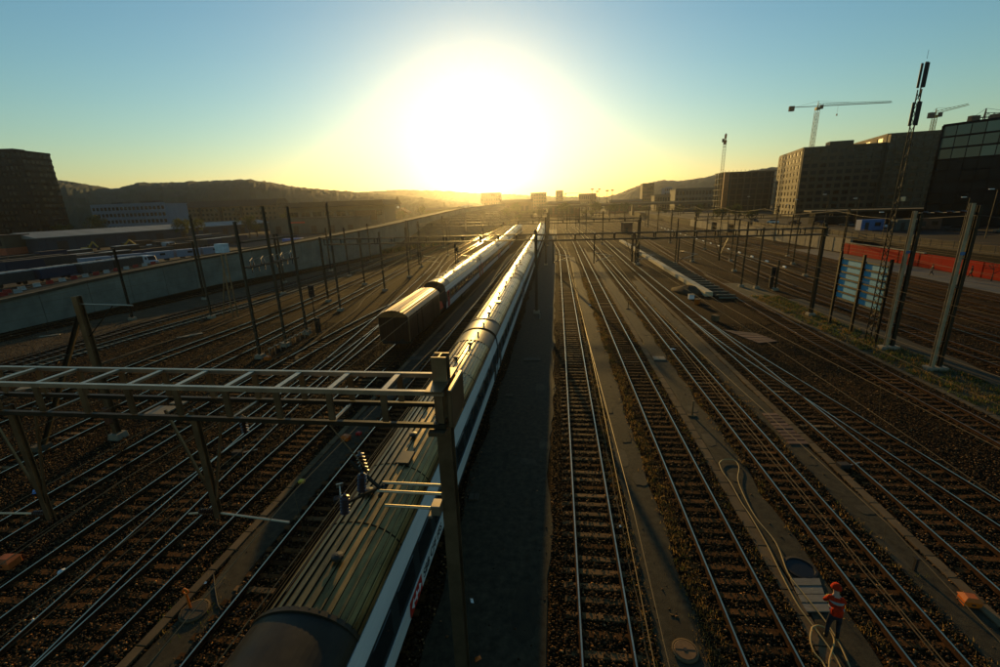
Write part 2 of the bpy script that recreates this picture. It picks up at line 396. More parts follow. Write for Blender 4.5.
track('E', [(3, 19.3), (17.5, 17.8), (30, 16.55), (40, 15.6), (52, 15.16), (60, 15.16)], 'diverging turnout track that splits off to the lower right', 52, 54, y1=53)
track('F', [(3, 23.5), (40, 23.3), (58, 23.9), (75, 24.5), (98, 26), (155, 29.5), (300, 39), (430, 46), (600, 48)], 'dark track in front of the blue slatted board and tall masts', 60, dull=True)
track('L0', [(3, -10.05), (170, -10.05), (300, -10.5), (600, -10)], 'track between the silver train and the asphalt walkway with manhole', 75)
track('L3', [(3, -14.3), (17, -14.6), (120, -14.8), (210, -17.2), (600, -17)], 'track carrying the brown freight wagon and the left train', 38, 60)
track('L4', [(3, -15.5), (8.3, -16.05), (15.8, -17.0), (23.5, -17.9), (31.5, -18.65), (42, -18.95), (63, -20.5), (80, -21.5), (95, -24), (120, -26), (200, -27), (600, -23)], 'bright crossing track weaving between two tracks left of the wagon', 50)
track('L5', [(3, -18.95), (25, -18.95), (31.5, -19.15), (40, -19.9), (63, -22.4), (90, -25.8), (120, -30), (200, -32), (600, -26)], 'track crossed by the bright diagonal rails in the lower left', 50)
track('L6', [(3, -23.35), (32, -23.3), (40, -23.1), (54, -22.2), (70, -20.3), (90, -19.6), (200, -21.5), (600, -20)], 'track beside the pair of pale slabs below the front gantry', 50)
track('L8', [(3, -29.1), (30, -29.75), (50, -30.2), (69, -31), (120, -34), (200, -37), (600, -30)], 'track passing the foot of the braced mast on the left', 55)
track('L9', [(3, -36.6), (32, -36.6), (50, -35.7), (69, -36), (120, -38.5), (200, -41.5), (600, -33)], 'track between the braced mast and the yellow cable duct', 55)
track('L10', [(3, -47.5), (31, -46.9), (42, -46), (65, -43.6), (120, -42.8), (200, -45.5), (600, -36)], 'pale sleeper track beyond the yellow duct, nearer of the pair', 58, conc=True)
track('L11', [(3, -50), (32, -49.8), (45, -49.9), (69, -47.6), (120, -46.6), (200, -49), (600, -39)], 'pale sleeper track beside the sandy strip, farther of the pair', 58, conc=True, dull=True)
track('W1', [(20, -62.9), (40, -62.2), (49, -61.2), (66, -58.5), (94, -53.9), (117, -50.2), (160, -47), (200, -46)], 'rusty siding along the foot of the long concrete wall', 70, 150, y1=200, dull=True)
for k, (x, nm) in enumerate(((33.2, 'first'), (38.0, 'second'), (42.6, 'third'), (47.2, 'fourth'), (51.8, 'fifth'))):
    track('R%d' % k, [(20, x), (60, x), (98, x+2.6), (155, x+6), (300, x+15), (430, x+22), (600, x+24)], '%s dull track of the right yard behind the blue board' % nm, 66, 170, dull=k not in (1, 3), y0=25)

# ------------------------------------------------------------------ walkways, kerbs, troughs
PATHS = []
def ragged(name, xl, xr, y0, y1, m_, z=0.03, jit=0.10, step=0.9):
    """a walkway sheet with worn, uneven edges; xl / xr are numbers or functions of y"""
    fl = xl if callable(xl) else (lambda y, a=xl: a+0*y); fr = xr if callable(xr) else (lambda y, a=xr: a+0*y)
    ys = np.concatenate([np.arange(y0, min(y1, 70), step), np.arange(max(70, y0), y1, 6.0), [y1]])
    n = len(ys); jl = rng.normal(0, jit, n); jr = rng.normal(0, jit, n)
    jl = np.convolve(np.pad(jl, 1, 'edge'), [.3, .4, .3], 'valid')*1.6; jr = np.convolve(np.pad(jr, 1, 'edge'), [.3, .4, .3], 'valid')*1.6
    L = fl(ys)+jl; R_ = fr(ys)+jr
    mb = MB()
    for i in range(n):
        mb.v += [(float(L[i])-.05, float(ys[i]), -.02), (float(L[i]), float(ys[i]), z), (float(R_[i]), float(ys[i]), z), (float(R_[i])+.05, float(ys[i]), -.02)]
    for i in range(n-1):
        for k in range(3): mb.f.append((4*i+k, 4*i+k+1, 4*i+k+5, 4*i+k+4)); mb.m.append(0)
    PATHS.append((fl, fr, y0, y1))
    return struct(name, mb, m_)
ragged('path', -3.9, -0.2, 2, 230, M_ASPH, jit=.14)
ragged('path', 3.05, 4.35, 3, 110, M_ASPH)
ragged('path', 7.98, 9.25, 3, 120, M_ASPH)
ragged('path', 12.1, 13.25, 3, 75, M_ASPH)
ragged('path', -12.45, -11.15, 3, 120, M_ASPH)
ragged('path', 29.3, 31.2, 25, 60, M_ASPH, jit=.15)
W1f = TRACKS['W1']; L11f = TRACKS['L11']
ragged('sand_strip', lambda y: W1f(y)+1.7, lambda y: L11f(y)-1.9, 22, 110, M_SAND, 0.02, .3)
ragged('grass_verge', 25.6, 29.3, 25, 72, mat('dry_soil', (0.05, 0.042, 0.018), .95, var=.5, scale=1.5, bump=.6, bscale=14), 0.02, .1)
ragged('path', 55.5, 62.6, 40, 118, mat('pale_asphalt', (0.075, 0.068, 0.055), .9, var=.3, scale=.6, bump=.3), 0.05, .05, 3)

# repair patches, stains and cracks in the asphalt
def patch(x, y, w, l, m_, z=.034):
    mb = MB(); n = 14; vs = []
    for k in range(n):
        a = 2*math.pi*k/n; c, s_ = math.cos(a), math.sin(a); q = 1/max(abs(c), abs(s_))**.8
        vs.append((x+c*q*w/2*random.uniform(.9, 1.08), y+s_*q*l/2*random.uniform(.9, 1.08), z))
    mb.add(vs, [tuple(range(n))]); struct('asphalt_patch', mb, m_)
for k in range(12):
    y = 11+70*random.random()**1.5; patch(random.uniform(-3.2, -.5), y, random.uniform(.2, .9), random.uniform(.4, 3.0), M_PATCH if k % 3 else mat('pale_patch', (.055, .042, .022), .9, var=.4, scale=3), .034+.0006*k)
for k in range(30):
    x0, x1 = random.choice([(3.3, 4.1), (8.2, 9.0), (12.3, 13.0), (-12.2, -11.4)]); patch(random.uniform(x0, x1), 9+45*random.random()**1.4, random.uniform(.3, .7), random.uniform(.4, 2.0), M_PATCH if k % 2 else MATS['pale_patch'], .034+.0006*k)
LID = {}
def lid_mesh(w, l, m_, key):
    if key not in LID:
        mb = MB(); mb.box((0, 0, 0), (w, l-.02, .10), taper=.97); LID[key] = mb.mesh('trough_lid', m_, bevel=.008)
    return LID[key]
def trough(label, f, y0, y1, w, m_, yi, key, l=1.0):
    f = f if callable(f) else (lambda y, a=f: a+0*np.asarray(y, float))
    t = thing('cable_trough', label, 'cable trough', (float(f(y0)), y0, 0))
    me = lid_mesh(w, l, m_, key); rest = MB(); y = y0+l/2
    while y < y1:
        x = float(f(y)); sl = float(f(y+.5)-f(y-.5)); rz = -math.atan(sl)+random.uniform(-.01, .01)
        if y < yi:
            if seen(x, y, 0, 150): link('lid', me, t, (x-float(f(y0))+random.uniform(-.012, .012), y-y0, .03+random.uniform(-.008, .008)), rz)
        else: rest.box((x-float(f(y0)), y-y0, .03), (w, l-.02, .10), rz)
        y += l
    if rest.v: tag(rest.build('distant_lids', m_, t), kind='stuff')
    return t
trough('brown concrete cable trough running past the orange worker', 7.74, 6, 130, .42, M_TROUGH, 60, 'a')
trough('weathered cable trough along the right edge of the plank pad walkway', 13.5, 8, 80, .36, M_TROUGH, 45, 'b')
trough('pale edged cable trough left of the asphalt walkway with the round manhole', -12.68, 6, 90, .34, M_TROUGH, 45, 'c')
trough('yellowish cable duct crossing open ballast left of the braced mast', curve([(26, -41.3), (31, -41.2), (38, -41.1), (45, -39.8), (59, -40.4), (90, -42)]), 26, 90, .45, M_SAND, 62, 'd')
trough('pale concrete kerb along the grass verge under the tall masts', 25.3, 26, 80, .30, M_CONC_D, 50, 'e')
trough('cable duct curving up towards the crossing rails beside the switch masts', curve([(33, -22.9+2.2), (36, -23.6), (44, -25.0), (54, -26.2), (62, -28.2), (85, -31.5)]), 35, 85, .3, M_SAND, 60, 'f')

# ------------------------------------------------------------------ loose stones and weeds
def in_path(x, y):
    q = np.zeros(len(x), bool)
    for fl, fr, y0, y1 in PATHS[:6]+PATHS[7:8]: q |= (y > y0) & (y < y1) & (x > fl(y)-.02) & (x < fr(y)+.02)
    return q
def stones(n, ymax, r0, r1):
    # denser close to the camera, spread over the whole yard
    y = 5.0+(ymax-5.0)*rng.random(n)**1.6; x = (rng.random(n)-.5)*2*(10+y*1.35)
    X = np.stack([x, y, np.zeros(n)-CAM_H], 1); zc = X@CW; u = 500+FPX*(X@CR)/zc; v = 333.5+FPX*(X@CD)/zc
    ok = (u > -140) & (u < 1140) & (v < 800) & (~in_path(x, y) | (rng.random(n) > .985))
    for k_, f in TRACKS.items():
        d = np.abs(np.abs(x-f(y))-.753); ok &= d > .10
    ok &= ~((np.abs(x+5.7) < 1.4))
    x, y = x[ok], y[ok]; n = len(x)
    # fewer stones lie on the sleeper tops
    r = rng.uniform(r0, r1, n)*(1+.5*(rng.random(n) > .93)); z = rng.uniform(-.3, .55, n)*r
    lift = np.zeros(n)
    for k_, f in TRACKS.items():
        d = np.abs(x-f(y)); lift = np.maximum(lift, np.where((d > .88) & (d < 1.5), .045, 0)); lift = np.maximum(lift, np.where((d < .66) & (rng.random(n) > .62), .028, 0))
    z = z+lift
    base = np.array([(1, 0, 0), (0, 1, 0), (-1, 0, 0), (0, -1, 0), (0, 0, .8), (0, 0, -.8)], float)
    F = np.array([(0, 1, 4), (1, 2, 4), (2, 3, 4), (3, 0, 4), (1, 0, 5), (2, 1, 5), (3, 2, 5), (0, 3, 5)])
    a = rng.uniform(0, 6.28, n); c, s = np.cos(a), np.sin(a)
    V = base[None]*rng.uniform(.6, 1.3, (n, 6, 1))+rng.normal(0, .16, (n, 6, 3))
    Vx = V[:, :, 0]*c[:, None]-V[:, :, 1]*s[:, None]; Vy = V[:, :, 0]*s[:, None]+V[:, :, 1]*c[:, None]
    V = np.stack([Vx*r[:, None]*1.15+x[:, None], Vy*r[:, None]+y[:, None], V[:, :, 2]*r[:, None]+z[:, None]+.015], 2)
    me = bpy.data.meshes.new('ballast_stones')
    vv = V.reshape(-1, 3); ff = (F[None]+(np.arange(n)*6)[:, None, None]).reshape(-1, 3)
    me.vertices.add(len(vv)); me.vertices.foreach_set('co', vv.astype(np.float32).ravel())
    me.loops.add(ff.size); me.loops.foreach_set('vertex_index', ff.astype(np.int32).ravel())
    me.polygons.add(len(ff)); me.polygons.foreach_set('loop_start', np.arange(0, ff.size, 3, dtype=np.int32)); me.polygons.foreach_set('loop_total', np.full(len(ff), 3, np.int32))
    me.update(calc_edges=True)
    g_ = rng.random(n); b_ = .013+.055*g_**2.2+.16*(rng.random(n) > .955)
    hue = rng.random(n)
    col = np.stack([b_*(1.55+.6*hue), b_*(.82+.12*hue), b_*(.34-.1*hue), np.ones(n)], 1)
    set_tint(me, np.repeat(col, 6, 0)); me.materials.append(M_STONE)
    o = link('ballast_stones', me); tag(o, 'loose brown ballast stones lying between and beside the tracks', 'ballast', kind='stuff')
stones(300000, 48, .022, .05)

def blades(name, label, spots, hmin, hmax, cols, nb=(6, 11), spread=.10, wid=.010):
    V = []; F = []; C_ = []
    for x, y in spots:
        k = random.randint(*nb); hue = random.choice(cols)
        for _ in range(k):
            a = random.uniform(0, 6.28); h = random.uniform(hmin, hmax); bx = x+random.gauss(0, spread); by = y+random.gauss(0, spread)
            lean = random.uniform(.1, .9)*h; w = wid*random.uniform(.7, 1.6)
            dx, dy = math.cos(a), math.sin(a); b = len(V)
            V += [(bx-dy*w, by+dx*w, 0), (bx+dy*w, by-dx*w, 0), (bx+dx*lean*.4+dy*w*.7, by+dy*lean*.4-dx*w*.7, h*.6), (bx+dx*lean*.4-dy*w*.7, by+dy*lean*.4+dx*w*.7, h*.6), (bx+dx*lean, by+dy*lean, h*random.uniform(.8, 1))]
            F += [(b, b+1, b+2, b+3), (b+3, b+2, b+4)]
            q = random.uniform(.6, 1.35); C_ += [(hue[0]*q, hue[1]*q, hue[2]*q, 1)]*5
    me = bpy.data.meshes.new(name); me.from_pydata(V, [], F); set_tint(me, C_); me.materials.append(M_GRASS); me.update()
    return tag(link(name, me), label, 'weeds', kind='stuff')
DRY = [(.17, .10, .03), (.12, .085, .03), (.07, .07, .022), (.20, .13, .045)]
GRN = [(.04, .06, .014), (.05, .065, .018), (.10, .085, .03), (.03, .05, .012)]
sp = []
for _ in range(1500):
    y = 9+70*random.random()**1.4; sp.append((4.72+random.gauss(0, .20), y))
for _ in range(500): sp.append((2.75+random.gauss(0, .13), 9+60*random.random()**1.3))
for _ in range(260): sp.append((7.4+random.gauss(0, .10), 9+60*random.random()**1.3))
for _ in range(260): sp.append((11.95+random.gauss(0, .16), 9+60*random.random()**1.3))
for _ in range(220): sp.append((9.4+random.gauss(0, .12), 9+50*random.random()**1.3))
blades('weeds', 'golden dry weeds growing along the edges of the right hand walkways', sp, .05, .20, DRY, (7, 12), .09)
sp = [(random.uniform(25.7, 29.1), random.uniform(27, 62)) for _ in range(1500)]
blades('grass', 'tufts of grass on the verge below the tall grey masts', sp, .10, .34, GRN+DRY[:2], (8, 14), .14, .014)
sp = [(-11.9+random.gauss(0, .5), 10.2+random.gauss(0, .5)) for _ in range(60)]+[(-12.9+random.gauss(0, .1), 8+30*random.random()) for _ in range(120)]
blades('weeds', 'sparse weeds round the manhole on the left walkway', sp, .04, .13, DRY[1:3]+GRN[:1], (5, 9), .08)

# ------------------------------------------------------------------ long concrete flyover wall
WALL = [(8, -66.7), (54, -65), (73, -64), (94, -58), (117, -53.5), (161, -47.5), (220, -45.3), (300, -46.5), (450, -52), (700, -62), (1040, -80)]
WTOP_ = [(8, 2.6), (44, 3.8), (56, 4.6), (69.5, 5.1), (83, 5.6), (106, 6.7), (130, 7.8), (158, 9.4), (214, 11.6), (324, 13.0), (700, 14.6)]
WTOP = WTOP_+[(1040, 16.5)]
wf = curve(WALL)
wt = thing('flyover_wall', 'long pale concrete flyover ramp rising away along the left tracks', 'concrete wall', (0, 0, 0))
y = 30.0
while y < 1030:
    L = 6.0 if y < 130 else (12.0 if y < 260 else 40.0)
    y1 = min(1030, y+L); x0, x1 = float(wf(y)), float(wf(y1)); z0 = float(np.interp(y, *zip(*WTOP))); z1 = float(np.interp(y1, *zip(*WTOP)))
    d = Vector((x1-x0, y1-y, 0)).normalized(); nrm = Vector((d.y, -d.x, 0)); T_ = .45; gap = .035
    a = Vector((x0, y, 0))+d*gap; b = Vector((x1, y1, 0))-d*gap
    mb = MB(); dz = Vector((0, 0, 1))
    mb.add([a, b, b-nrm*T_, a-nrm*T_, a+dz*(z0-.35), b+dz*(z1-.35), b-nrm*T_+dz*(z1-.35), a-nrm*T_+dz*(z0-.35)], [(3, 2, 1, 0), (4, 5, 6, 7), (0, 1, 5, 4), (1, 2, 6, 5), (2, 3, 7, 6), (3, 0, 4, 7)])
    mb.build('wall_panel', M_CONC_D if False else mat('wall_concrete', (0.16, 0.155, 0.12), .85, var=.3, scale=.35, bump=.2, bscale=5, obj_var=.1), wt)
    cp = MB(); a2 = a+nrm*.12; b2 = b+nrm*.12; t2 = .7
    cp.add([a2+dz*(z0-.35), b2+dz*(z1-.35), b2-nrm*t2+dz*(z1-.35), a2-nrm*t2+dz*(z0-.35), a2+dz*z0, b2+dz*z1, b2-nrm*t2+dz*z1, a2-nrm*t2+dz*z0], [(3, 2, 1, 0), (4, 5, 6, 7), (0, 1, 5, 4), (1, 2, 6, 5), (2, 3, 7, 6), (3, 0, 4, 7)])
    cp.build('coping', M_CONC_D, wt)
    y = y1
dk = MB(); ysd = np.arange(30, 1031, 10.0)
for yy in ysd:
    x = float(wf(yy)); z = float(np.interp(yy, *zip(*WTOP)))-.9
    dk.v += [(x-.5, yy, z), (x-9.5, yy, z), (x-9.5, yy, 0), ]
for i in range(len(ysd)-1):
    a = 3*i; dk.f += [(a, a+3, a+4, a+1), (a+1, a+4, a+5, a+2)]; dk.m += [0, 0]
dk.build('ramp_deck', M_ASPH, wt)
bk = MB()
for i in range(len(ysd)-1):
    y = ysd[i]; y2 = ysd[i+1]; x = float(wf(y))-9.6; x2 = float(wf(y2))-9.6; z = float(np.interp(y, *zip(*WTOP)))-.75; z2 = float(np.interp(y2, *zip(*WTOP)))-.75
    bk.add([(x, y, 0), (x2, y2, 0), (x2-.3, y2, 0), (x-.3, y, 0), (x, y, z), (x2, y2, z2), (x2-.3, y2, z2), (x-.3, y, z)], [(4, 5, 6, 7), (0, 1, 5, 4), (2, 3, 7, 6)])
bk.build('far_parapet', M_CONC_D, wt)
# overgrown embankment in front of the far part of the ramp
eb = MB(); yse = np.arange(128, 1031, 4.0); M_SCRUB = mat('scrub_bank', (0.045, 0.032, 0.014), .95, var=.6, scale=.25, bump=1.0, bscale=1.2)
for yy in yse:
    x = float(wf(yy)); z = max(.1, (float(np.interp(yy, *zip(*WTOP)))-2.2)*min(1, (yy-126)/40)); w_ = 2+z*1.1
    for k, (a, b) in enumerate(((.02, 1), (.3, .8), (.55, .5), (.8, .22), (1, 0))): eb.v.append((x+a*w_+(rng.normal(0, .25) if 0 < k < 4 else 0), yy, b*z+(rng.normal(0, .22) if 0 < k < 4 else 0)-(0.1 if k == 4 else 0)))
for i in range(len(yse)-1):
    for k in range(4): a = 5*i+k; eb.f.append((a, a+1, a+6, a+5)); eb.m.append(0)
struct('embankment', eb, M_SCRUB)
sp = []
for _ in range(2600):
    yy = 128+560*random.random()**1.5; z_ = max(.1, (float(np.interp(yy, *zip(*WTOP)))-2.2)*min(1, (yy-126)/40)); sp.append((float(wf(yy))+random.uniform(.3, 1.0)*(2+z_*1.1), yy))
blades('scrub', 'brown scrub covering the bank below the far flyover', sp, .5, 1.6, DRY+GRN, (5, 8), .5, .09)
ragged('freight_yard', -330, lambda y: wf(y)-10.2, 20, 330, mat('yard_asphalt', (0.014, 0.013, 0.012), .95, var=.5, scale=.08, spec=.1), 0.012, .5, 6)

# ------------------------------------------------------------------ trains
M_ROOF = mat('coach_roof', (0.20, 0.13, 0.045), 0.30, 0.65, var=.45, scale=1.6, obj_var=.06, stretch=(2.2, .5, 1))
M_RIBSHADE_JOINT = mat('roof_rib_shade_joint', (0.012, 0.010, 0.007), .9, var=.3, scale=2, spec=.05)  # near-black of the roof joints; on rib sides it paints groove shadow
M_ROOFEND = mat('coach_roof_end', (0.028, 0.021, 0.011), 0.45, 0.0, var=.35, scale=1.5, obj_var=.1)
M_COACHDARK = mat('coach_window_band', (0.030, 0.036, 0.034), 0.35, var=.2, scale=1.0, obj_var=.05)
M_COACHWHITE = mat('coach_white_band', (0.62, 0.63, 0.58), 0.38, var=.12, scale=.7, obj_var=.03, stretch=(1, .3, 3))
M_UNDER = mat('underframe', (0.025, 0.02, 0.016), .8, var=.4)
M_PANE = glass_mat('coach_glass', (0.012, 0.015, 0.016), .06, .8)
M_BELLOWS = mat('bellows', (0.015, 0.015, 0.015), .9)
M_BROWN = mat('wagon_brown', (0.042, 0.016, 0.005), .7, var=.3, scale=1.5, obj_var=.2, stretch=(4, 4, .6))
M_BROWNROOF = mat('wagon_roof', (0.17, 0.085, 0.028), .4, .4, var=.3, scale=1.0)
CL = 26.1
def roof_pt(t):            # t in -1..1 across the roof
    a = t*1.32
    return (1.315*math.sin(a)/math.sin(1.32), 3.5+.70*((math.cos(a)-math.cos(1.32))/(1-math.cos(1.32))))
def roof_profile(ribs):
    pts = []
    if not ribs: return [roof_pt(-1+2*i/24) for i in range(25)]
    n = 15
    for i in range(n):
        c = -0.93+1.86*i/(n-1)
        for dt, h in ((-.026, 0), (-.020, .05), (.004, .05), (.012, 0)):
            x, z = roof_pt(c+dt); nx, nz = x*.55, 1.0; q = math.hypot(nx, nz); pts.append((x+nx/q*h, z+nz/q*h))
    return [roof_pt(-1)]+pts+[roof_pt(1)]
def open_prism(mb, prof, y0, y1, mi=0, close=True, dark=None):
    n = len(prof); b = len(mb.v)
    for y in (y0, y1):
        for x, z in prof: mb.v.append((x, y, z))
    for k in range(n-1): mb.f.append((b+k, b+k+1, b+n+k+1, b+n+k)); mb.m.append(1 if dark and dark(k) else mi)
    if close:
        mb.f.append(tuple(b+k for k in range(n))); mb.m.append(mi); mb.f.append(tuple(b+n+k for k in reversed(range(n)))); mb.m.append(mi)
def wheelset(mb, y, r=.46):
    for s in (-1, 1): mb.lathe((s*.753-.06, y, .21+r), [(r*.3, -.02), (r*.92, 0), (r, .02), (r, .11), (r*1.06, .12), (r*1.06, .14), (r*.3, .15)], 14, 0, 'x')
    mb.tube([(-.75, y, .21+r), (.75, y, .21+r)], .08, 6)
def make_coach(label, red_door, group):
    t = thing('passenger_coach', label, 'train coach', group=group)
    b = MB(); b.prism([(-1.36, .85), (1.36, .85), (1.405, 1.6), (1.405, 2.9), (1.315, 3.498), (-1.315, 3.498), (-1.405, 2.9), (-1.405, 1.6)], .15, CL-.15); b.build('body', M_COACHDARK, t)
    for s in (1, -1):
        q = [(1.36, .85), (1.405, 1.6), (1.425, 1.6), (1.38, .85)]; lb = MB(); lb.prism([(s*x, z) for x, z in q], .16, CL-.16); lb.build('lower_band', M_COACHWHITE, t)
        q = [(1.405, 2.86), (1.405, 2.9), (1.315, 3.495), (1.345, 3.515), (1.432, 2.9), (1.43, 2.86)]; ub = MB(); ub.prism([(s*x, z) for x, z in q], .16, CL-.16); ub.build('upper_band', M_COACHWHITE, t)
        wm = None
        for i in range(11):
            y = 3.55+i*1.9
            if wm is None:
                w = MB(); w.box((0, 0, 0), (.03, 1.36, .86)); wm = w.mesh('window', M_PANE, bevel=.01)
            link('window', wm, t, (s*1.408, y, 2.27))
        for y in (1.35, CL-1.35):
            d = MB(); d.box((s*1.40, y, 1.88), (.07, .95, 1.92)); dd = d.build('door', M_RED if red_door else M_COACHDARK, t, bevel=.01)
            d = MB(); d.box((s*1.437, y, 2.35), (.012, .5, .62)); d.build('door_window', M_PANE, dd)
            d = MB(); d.box((s*1.445, y-.38, 1.75), (.03, .03, .7)); d.build('handrail', M_GALV, dd)
    r = MB(); open_prism(r, roof_profile(True), 2.75, CL-2.75, dark=lambda k: k % 4 in (3, 1)); ro = r.build('roof', [M_ROOF, M_RIBSHADE_JOINT], t)  # rib sides coloured dark to draw shadow lines between the panels
    for y0, y1 in ((.12, 2.70), (CL-2.70, CL-.12)):
        e = MB(); open_prism(e, roof_profile(False), y0, y1); e.build('roof_end', M_ROOFEND, t)
        e = MB(); ym = 2.72 if y0 < 5 else CL-2.72
        pr = [(x*1.012, 3.5+(z-3.5)*1.05+.012) for x, z in roof_profile(False)]; open_prism(e, pr, ym-.06, ym+.06); e.build('roof_seam', M_ROOFEND, t)
    for y in (5.6, 8.6, 11.7, 14.6, 17.7, 20.6):
        jt = MB(); pr = [(x*1.004, z+.012) for x, z in roof_profile(False)]; open_prism(jt, pr, y-.02, y+.02); jt.build('roof_joint', M_RIBSHADE_JOINT, ro)
    cd = MB(); cd.tube([(-.62, 3.2, 4.16), (-.62, 12, 4.165), (-.60, CL-3.2, 4.16)], .022, 6); cd.build('roof_conduit', M_ROOFEND, ro)
    hb = MB(); hb.box((.35, 9.0, 4.20), (.5, .8, .10)); hb.build('roof_hatch', M_ROOFEND, ro, bevel=.02)
    for i, y in enumerate((4.2, 6.9, 10.5, 13.2, 16.5, 19.5, 22.3)):
        v = MB(); v.lathe(((-.12 if i % 2 else .18), y, 4.21), [(.09, 0), (.09, .06), (.17, .08), (.15, .14), (.04, .16)], 10); v.build('roof_vent', M_ROOFEND, ro)
    for y in (1.1, CL-1.1):
        v = MB(); v.lathe((.25, y, 4.15), [(.06, 0), (.06, .10), (.09, .12), (.03, .17)], 8); v.build('roof_vent', M_GALV, t)
    u = MB(); u.box((0, CL/2, .66), (2.3, CL-8.5, .36)); u.box((0, CL/2, .50), (2.5, 6, .44)); u.build('underframe', M_UNDER, t)
    for y in (3.6, CL-3.6):
        w = MB()
        for dy in (-1.25, 1.25): wheelset(w, y+dy)
        for s in (-1, 1): w.box((s*1.0, y, .62), (.14, 3.3, .22)); w.box((s*1.0, y, .78), (.2, .9, .2))
        w.box((0, y, .72), (1.8, .5, .2)); w.build('bogie', M_UNDER, t)
    for y, d in ((.0, -1), (CL, 1)):
        g_ = MB(); g_.box((0, y-d*.02, 2.25), (1.25, .36, 2.3)); g_.build('gangway', M_BELLOWS, t)
        for s in (-1, 1):
            f = MB(); f.lathe((s*.87, y-d*.30, 1.25), [(.09, -.16 if d > 0 else .16), (.09, .1*d), (.24, .12*d), (.23, .16*d)], 12, 0, 'y'); f.build('buffer', M_UNDER, t)
    return t
def place_on(o, f, y0, L):
    x0, x1 = float(f(y0)), float(f(y0+L)); o.location = (x0, y0, 0); o.rotation_euler = (0, 0, -math.atan2(x1-x0, L))
ordn = ['nearest', 'second', 'third', 'fourth', 'fifth', 'sixth', 'seventh', 'farthest']
c0 = make_coach('x', False, 'coaches of the silver passenger train')
for i in range(8):
    o = c0 if i == 0 else copy_tree(c0)
    o['label'] = '%s coach of the long silver train, ribbed roof and white bands' % ordn[i]; o['group'] = 'coaches of the silver passenger train'
    place_on(o, TRACKS['T'], 4.5+26.4*i, CL)
    if i == 0: near_coach = o
c1 = make_coach('x', True, 'coaches of the left train')
lt = ['first', 'second', 'third', 'fourth', 'fifth', 'last']
for i in range(6):
    o = c1 if i == 0 else copy_tree(c1)
    o['label'] = '%s coach behind the brown freight wagon, golden roof and red doors' % lt[i]; o['group'] = 'coaches of the left train'
    place_on(o, TRACKS['L3'], 51.6+26.4*i, CL)

def text_mesh(s, size, m_, depth=.004):
    cu = bpy.data.curves.new('t', 'FONT'); cu.body = s; cu.size = size; cu.extrude = depth
    ob = bpy.data.objects.new('t', cu); COL.objects.link(ob); dg = bpy.context.evaluated_depsgraph_get()
    me = bpy.data.meshes.new_from_object(ob.evaluated_get(dg)); bpy.data.objects.remove(ob); bpy.data.curves.remove(cu)
    me.materials.clear(); me.materials.append(m_); return me
SIDE = Matrix(((0, 0, 1, 0), (1, 0, 0, 0), (0, 1, 0, 0), (0, 0, 0, 1)))
def side_text(s, size, m_, parent, y, z, x, name):
    me = text_mesh(s, size, m_); me.transform(SIDE); o = link(name, me, parent, (x, y, z)); return o
# lettering and emblem on the near coach's lower white band (x is tilted with the side)
sgn = MB(); sgn.box((1.418, 6.05, 1.24), (.02, 1.15, .52)); sg = sgn.build('emblem_panel', M_RED, near_coach); sg['label'] = 'red emblem panel with white arrows and cross'
em = MB(); xx = 1.432
em.box((xx, 6.05, 1.24), (.012, .44, .07)); em.box((xx+.003, 6.05, 1.24), (.012, .07, .30))
for d in (-1, 1):
    em.add([(xx+.004, 6.05+d*.26, 1.42), (xx+.004, 6.05+d*.26, 1.06), (xx+.004, 6.05+d*.48, 1.24)], [(0, 1, 2)])
em.build('emblem', M_WHITE, sg)
side_text('SBB CFF FFS', .46, M_BLACK, near_coach, 6.85, 1.08, 1.417, 'lettering')

# brown covered freight wagon
wg = thing('freight_wagon', 'brown covered freight wagon with ribbed arched roof at the train end', 'freight wagon')
WL = 11.2
b = MB(); b.box((0, WL/2, 2.2), (2.66, WL-.1, 2.3)); b.build('body', M_BROWN, wg)
pm = None
for s in (-1, 1):
    for i in range(22):
        if pm is None:
            q = MB(); q.box((0, 0, 0), (.05, .44, 2.2)); pm = q.mesh('plank', M_BROWN, bevel=.008)
        link('plank', pm, wg, (s*1.35, .55+i*.48, 2.2))
    d = MB(); d.box((s*1.40, WL/2, 2.2), (.06, 2.6, 2.26)); dr = d.build('sliding_door', M_BROWN, wg, bevel=.01)
    d = MB(); d.box((s*1.44, WL/2-1.1, 2.0), (.05, .06, .6)); d.build('handle', M_UNDER, dr)
    for y in (.12, 2.8, WL-2.8, WL-.12):
        d = MB(); d.box((s*1.395, y, 2.2), (.08, .10, 2.3)); d.build('post', M_UNDER if 1 < y < WL-1 else M_STEEL, wg)
for x in (-1.05, -.35, .35, 1.05):
    d = MB(); d.box((x, .03, 2.2), (.64, .05, 2.2)); d.build('end_board', M_BROWN, wg, bevel=.01)
def wroof(t): return 1.46*math.sin(t*1.15)/math.sin(1.15), 3.36+.62*((math.cos(t*1.15)-math.cos(1.15))/(1-math.cos(1.15)))
pts = []
for i in range(11):
    c = -.9+1.8*i/10
    for dt, h in ((-.05, 0), (-.02, .035), (.02, .035), (.05, 0)):
        x, z = wroof(c+dt); pts.append((x, z+h))
r = MB(); open_prism(r, [wroof(-1)]+pts+[wroof(1)], -.12, WL+.12); r.build('roof', M_BROWNROOF, wg)
u = MB(); u.box((0, WL/2, .95), (2.4, WL, .24)); u.build('underframe', M_UNDER, wg)
for y in (2.2, WL-2.2):
    w = MB(); wheelset(w, y, .48)
    for s in (-1, 1): w.box((s*.98, y, .72), (.16, .9, .3))
    w.build('wheelset', M_UNDER, wg)
for y, d in ((-.05, -1), (WL+.05, 1)):
    for s in (-1, 1):
        f = MB(); f.lathe((s*.87, y, 1.22), [(.08, 0), (.08, .30*d), (.23, .32*d), (.22, .37*d)], 12, 0, 'y'); f.build('buffer', M_UNDER, wg)
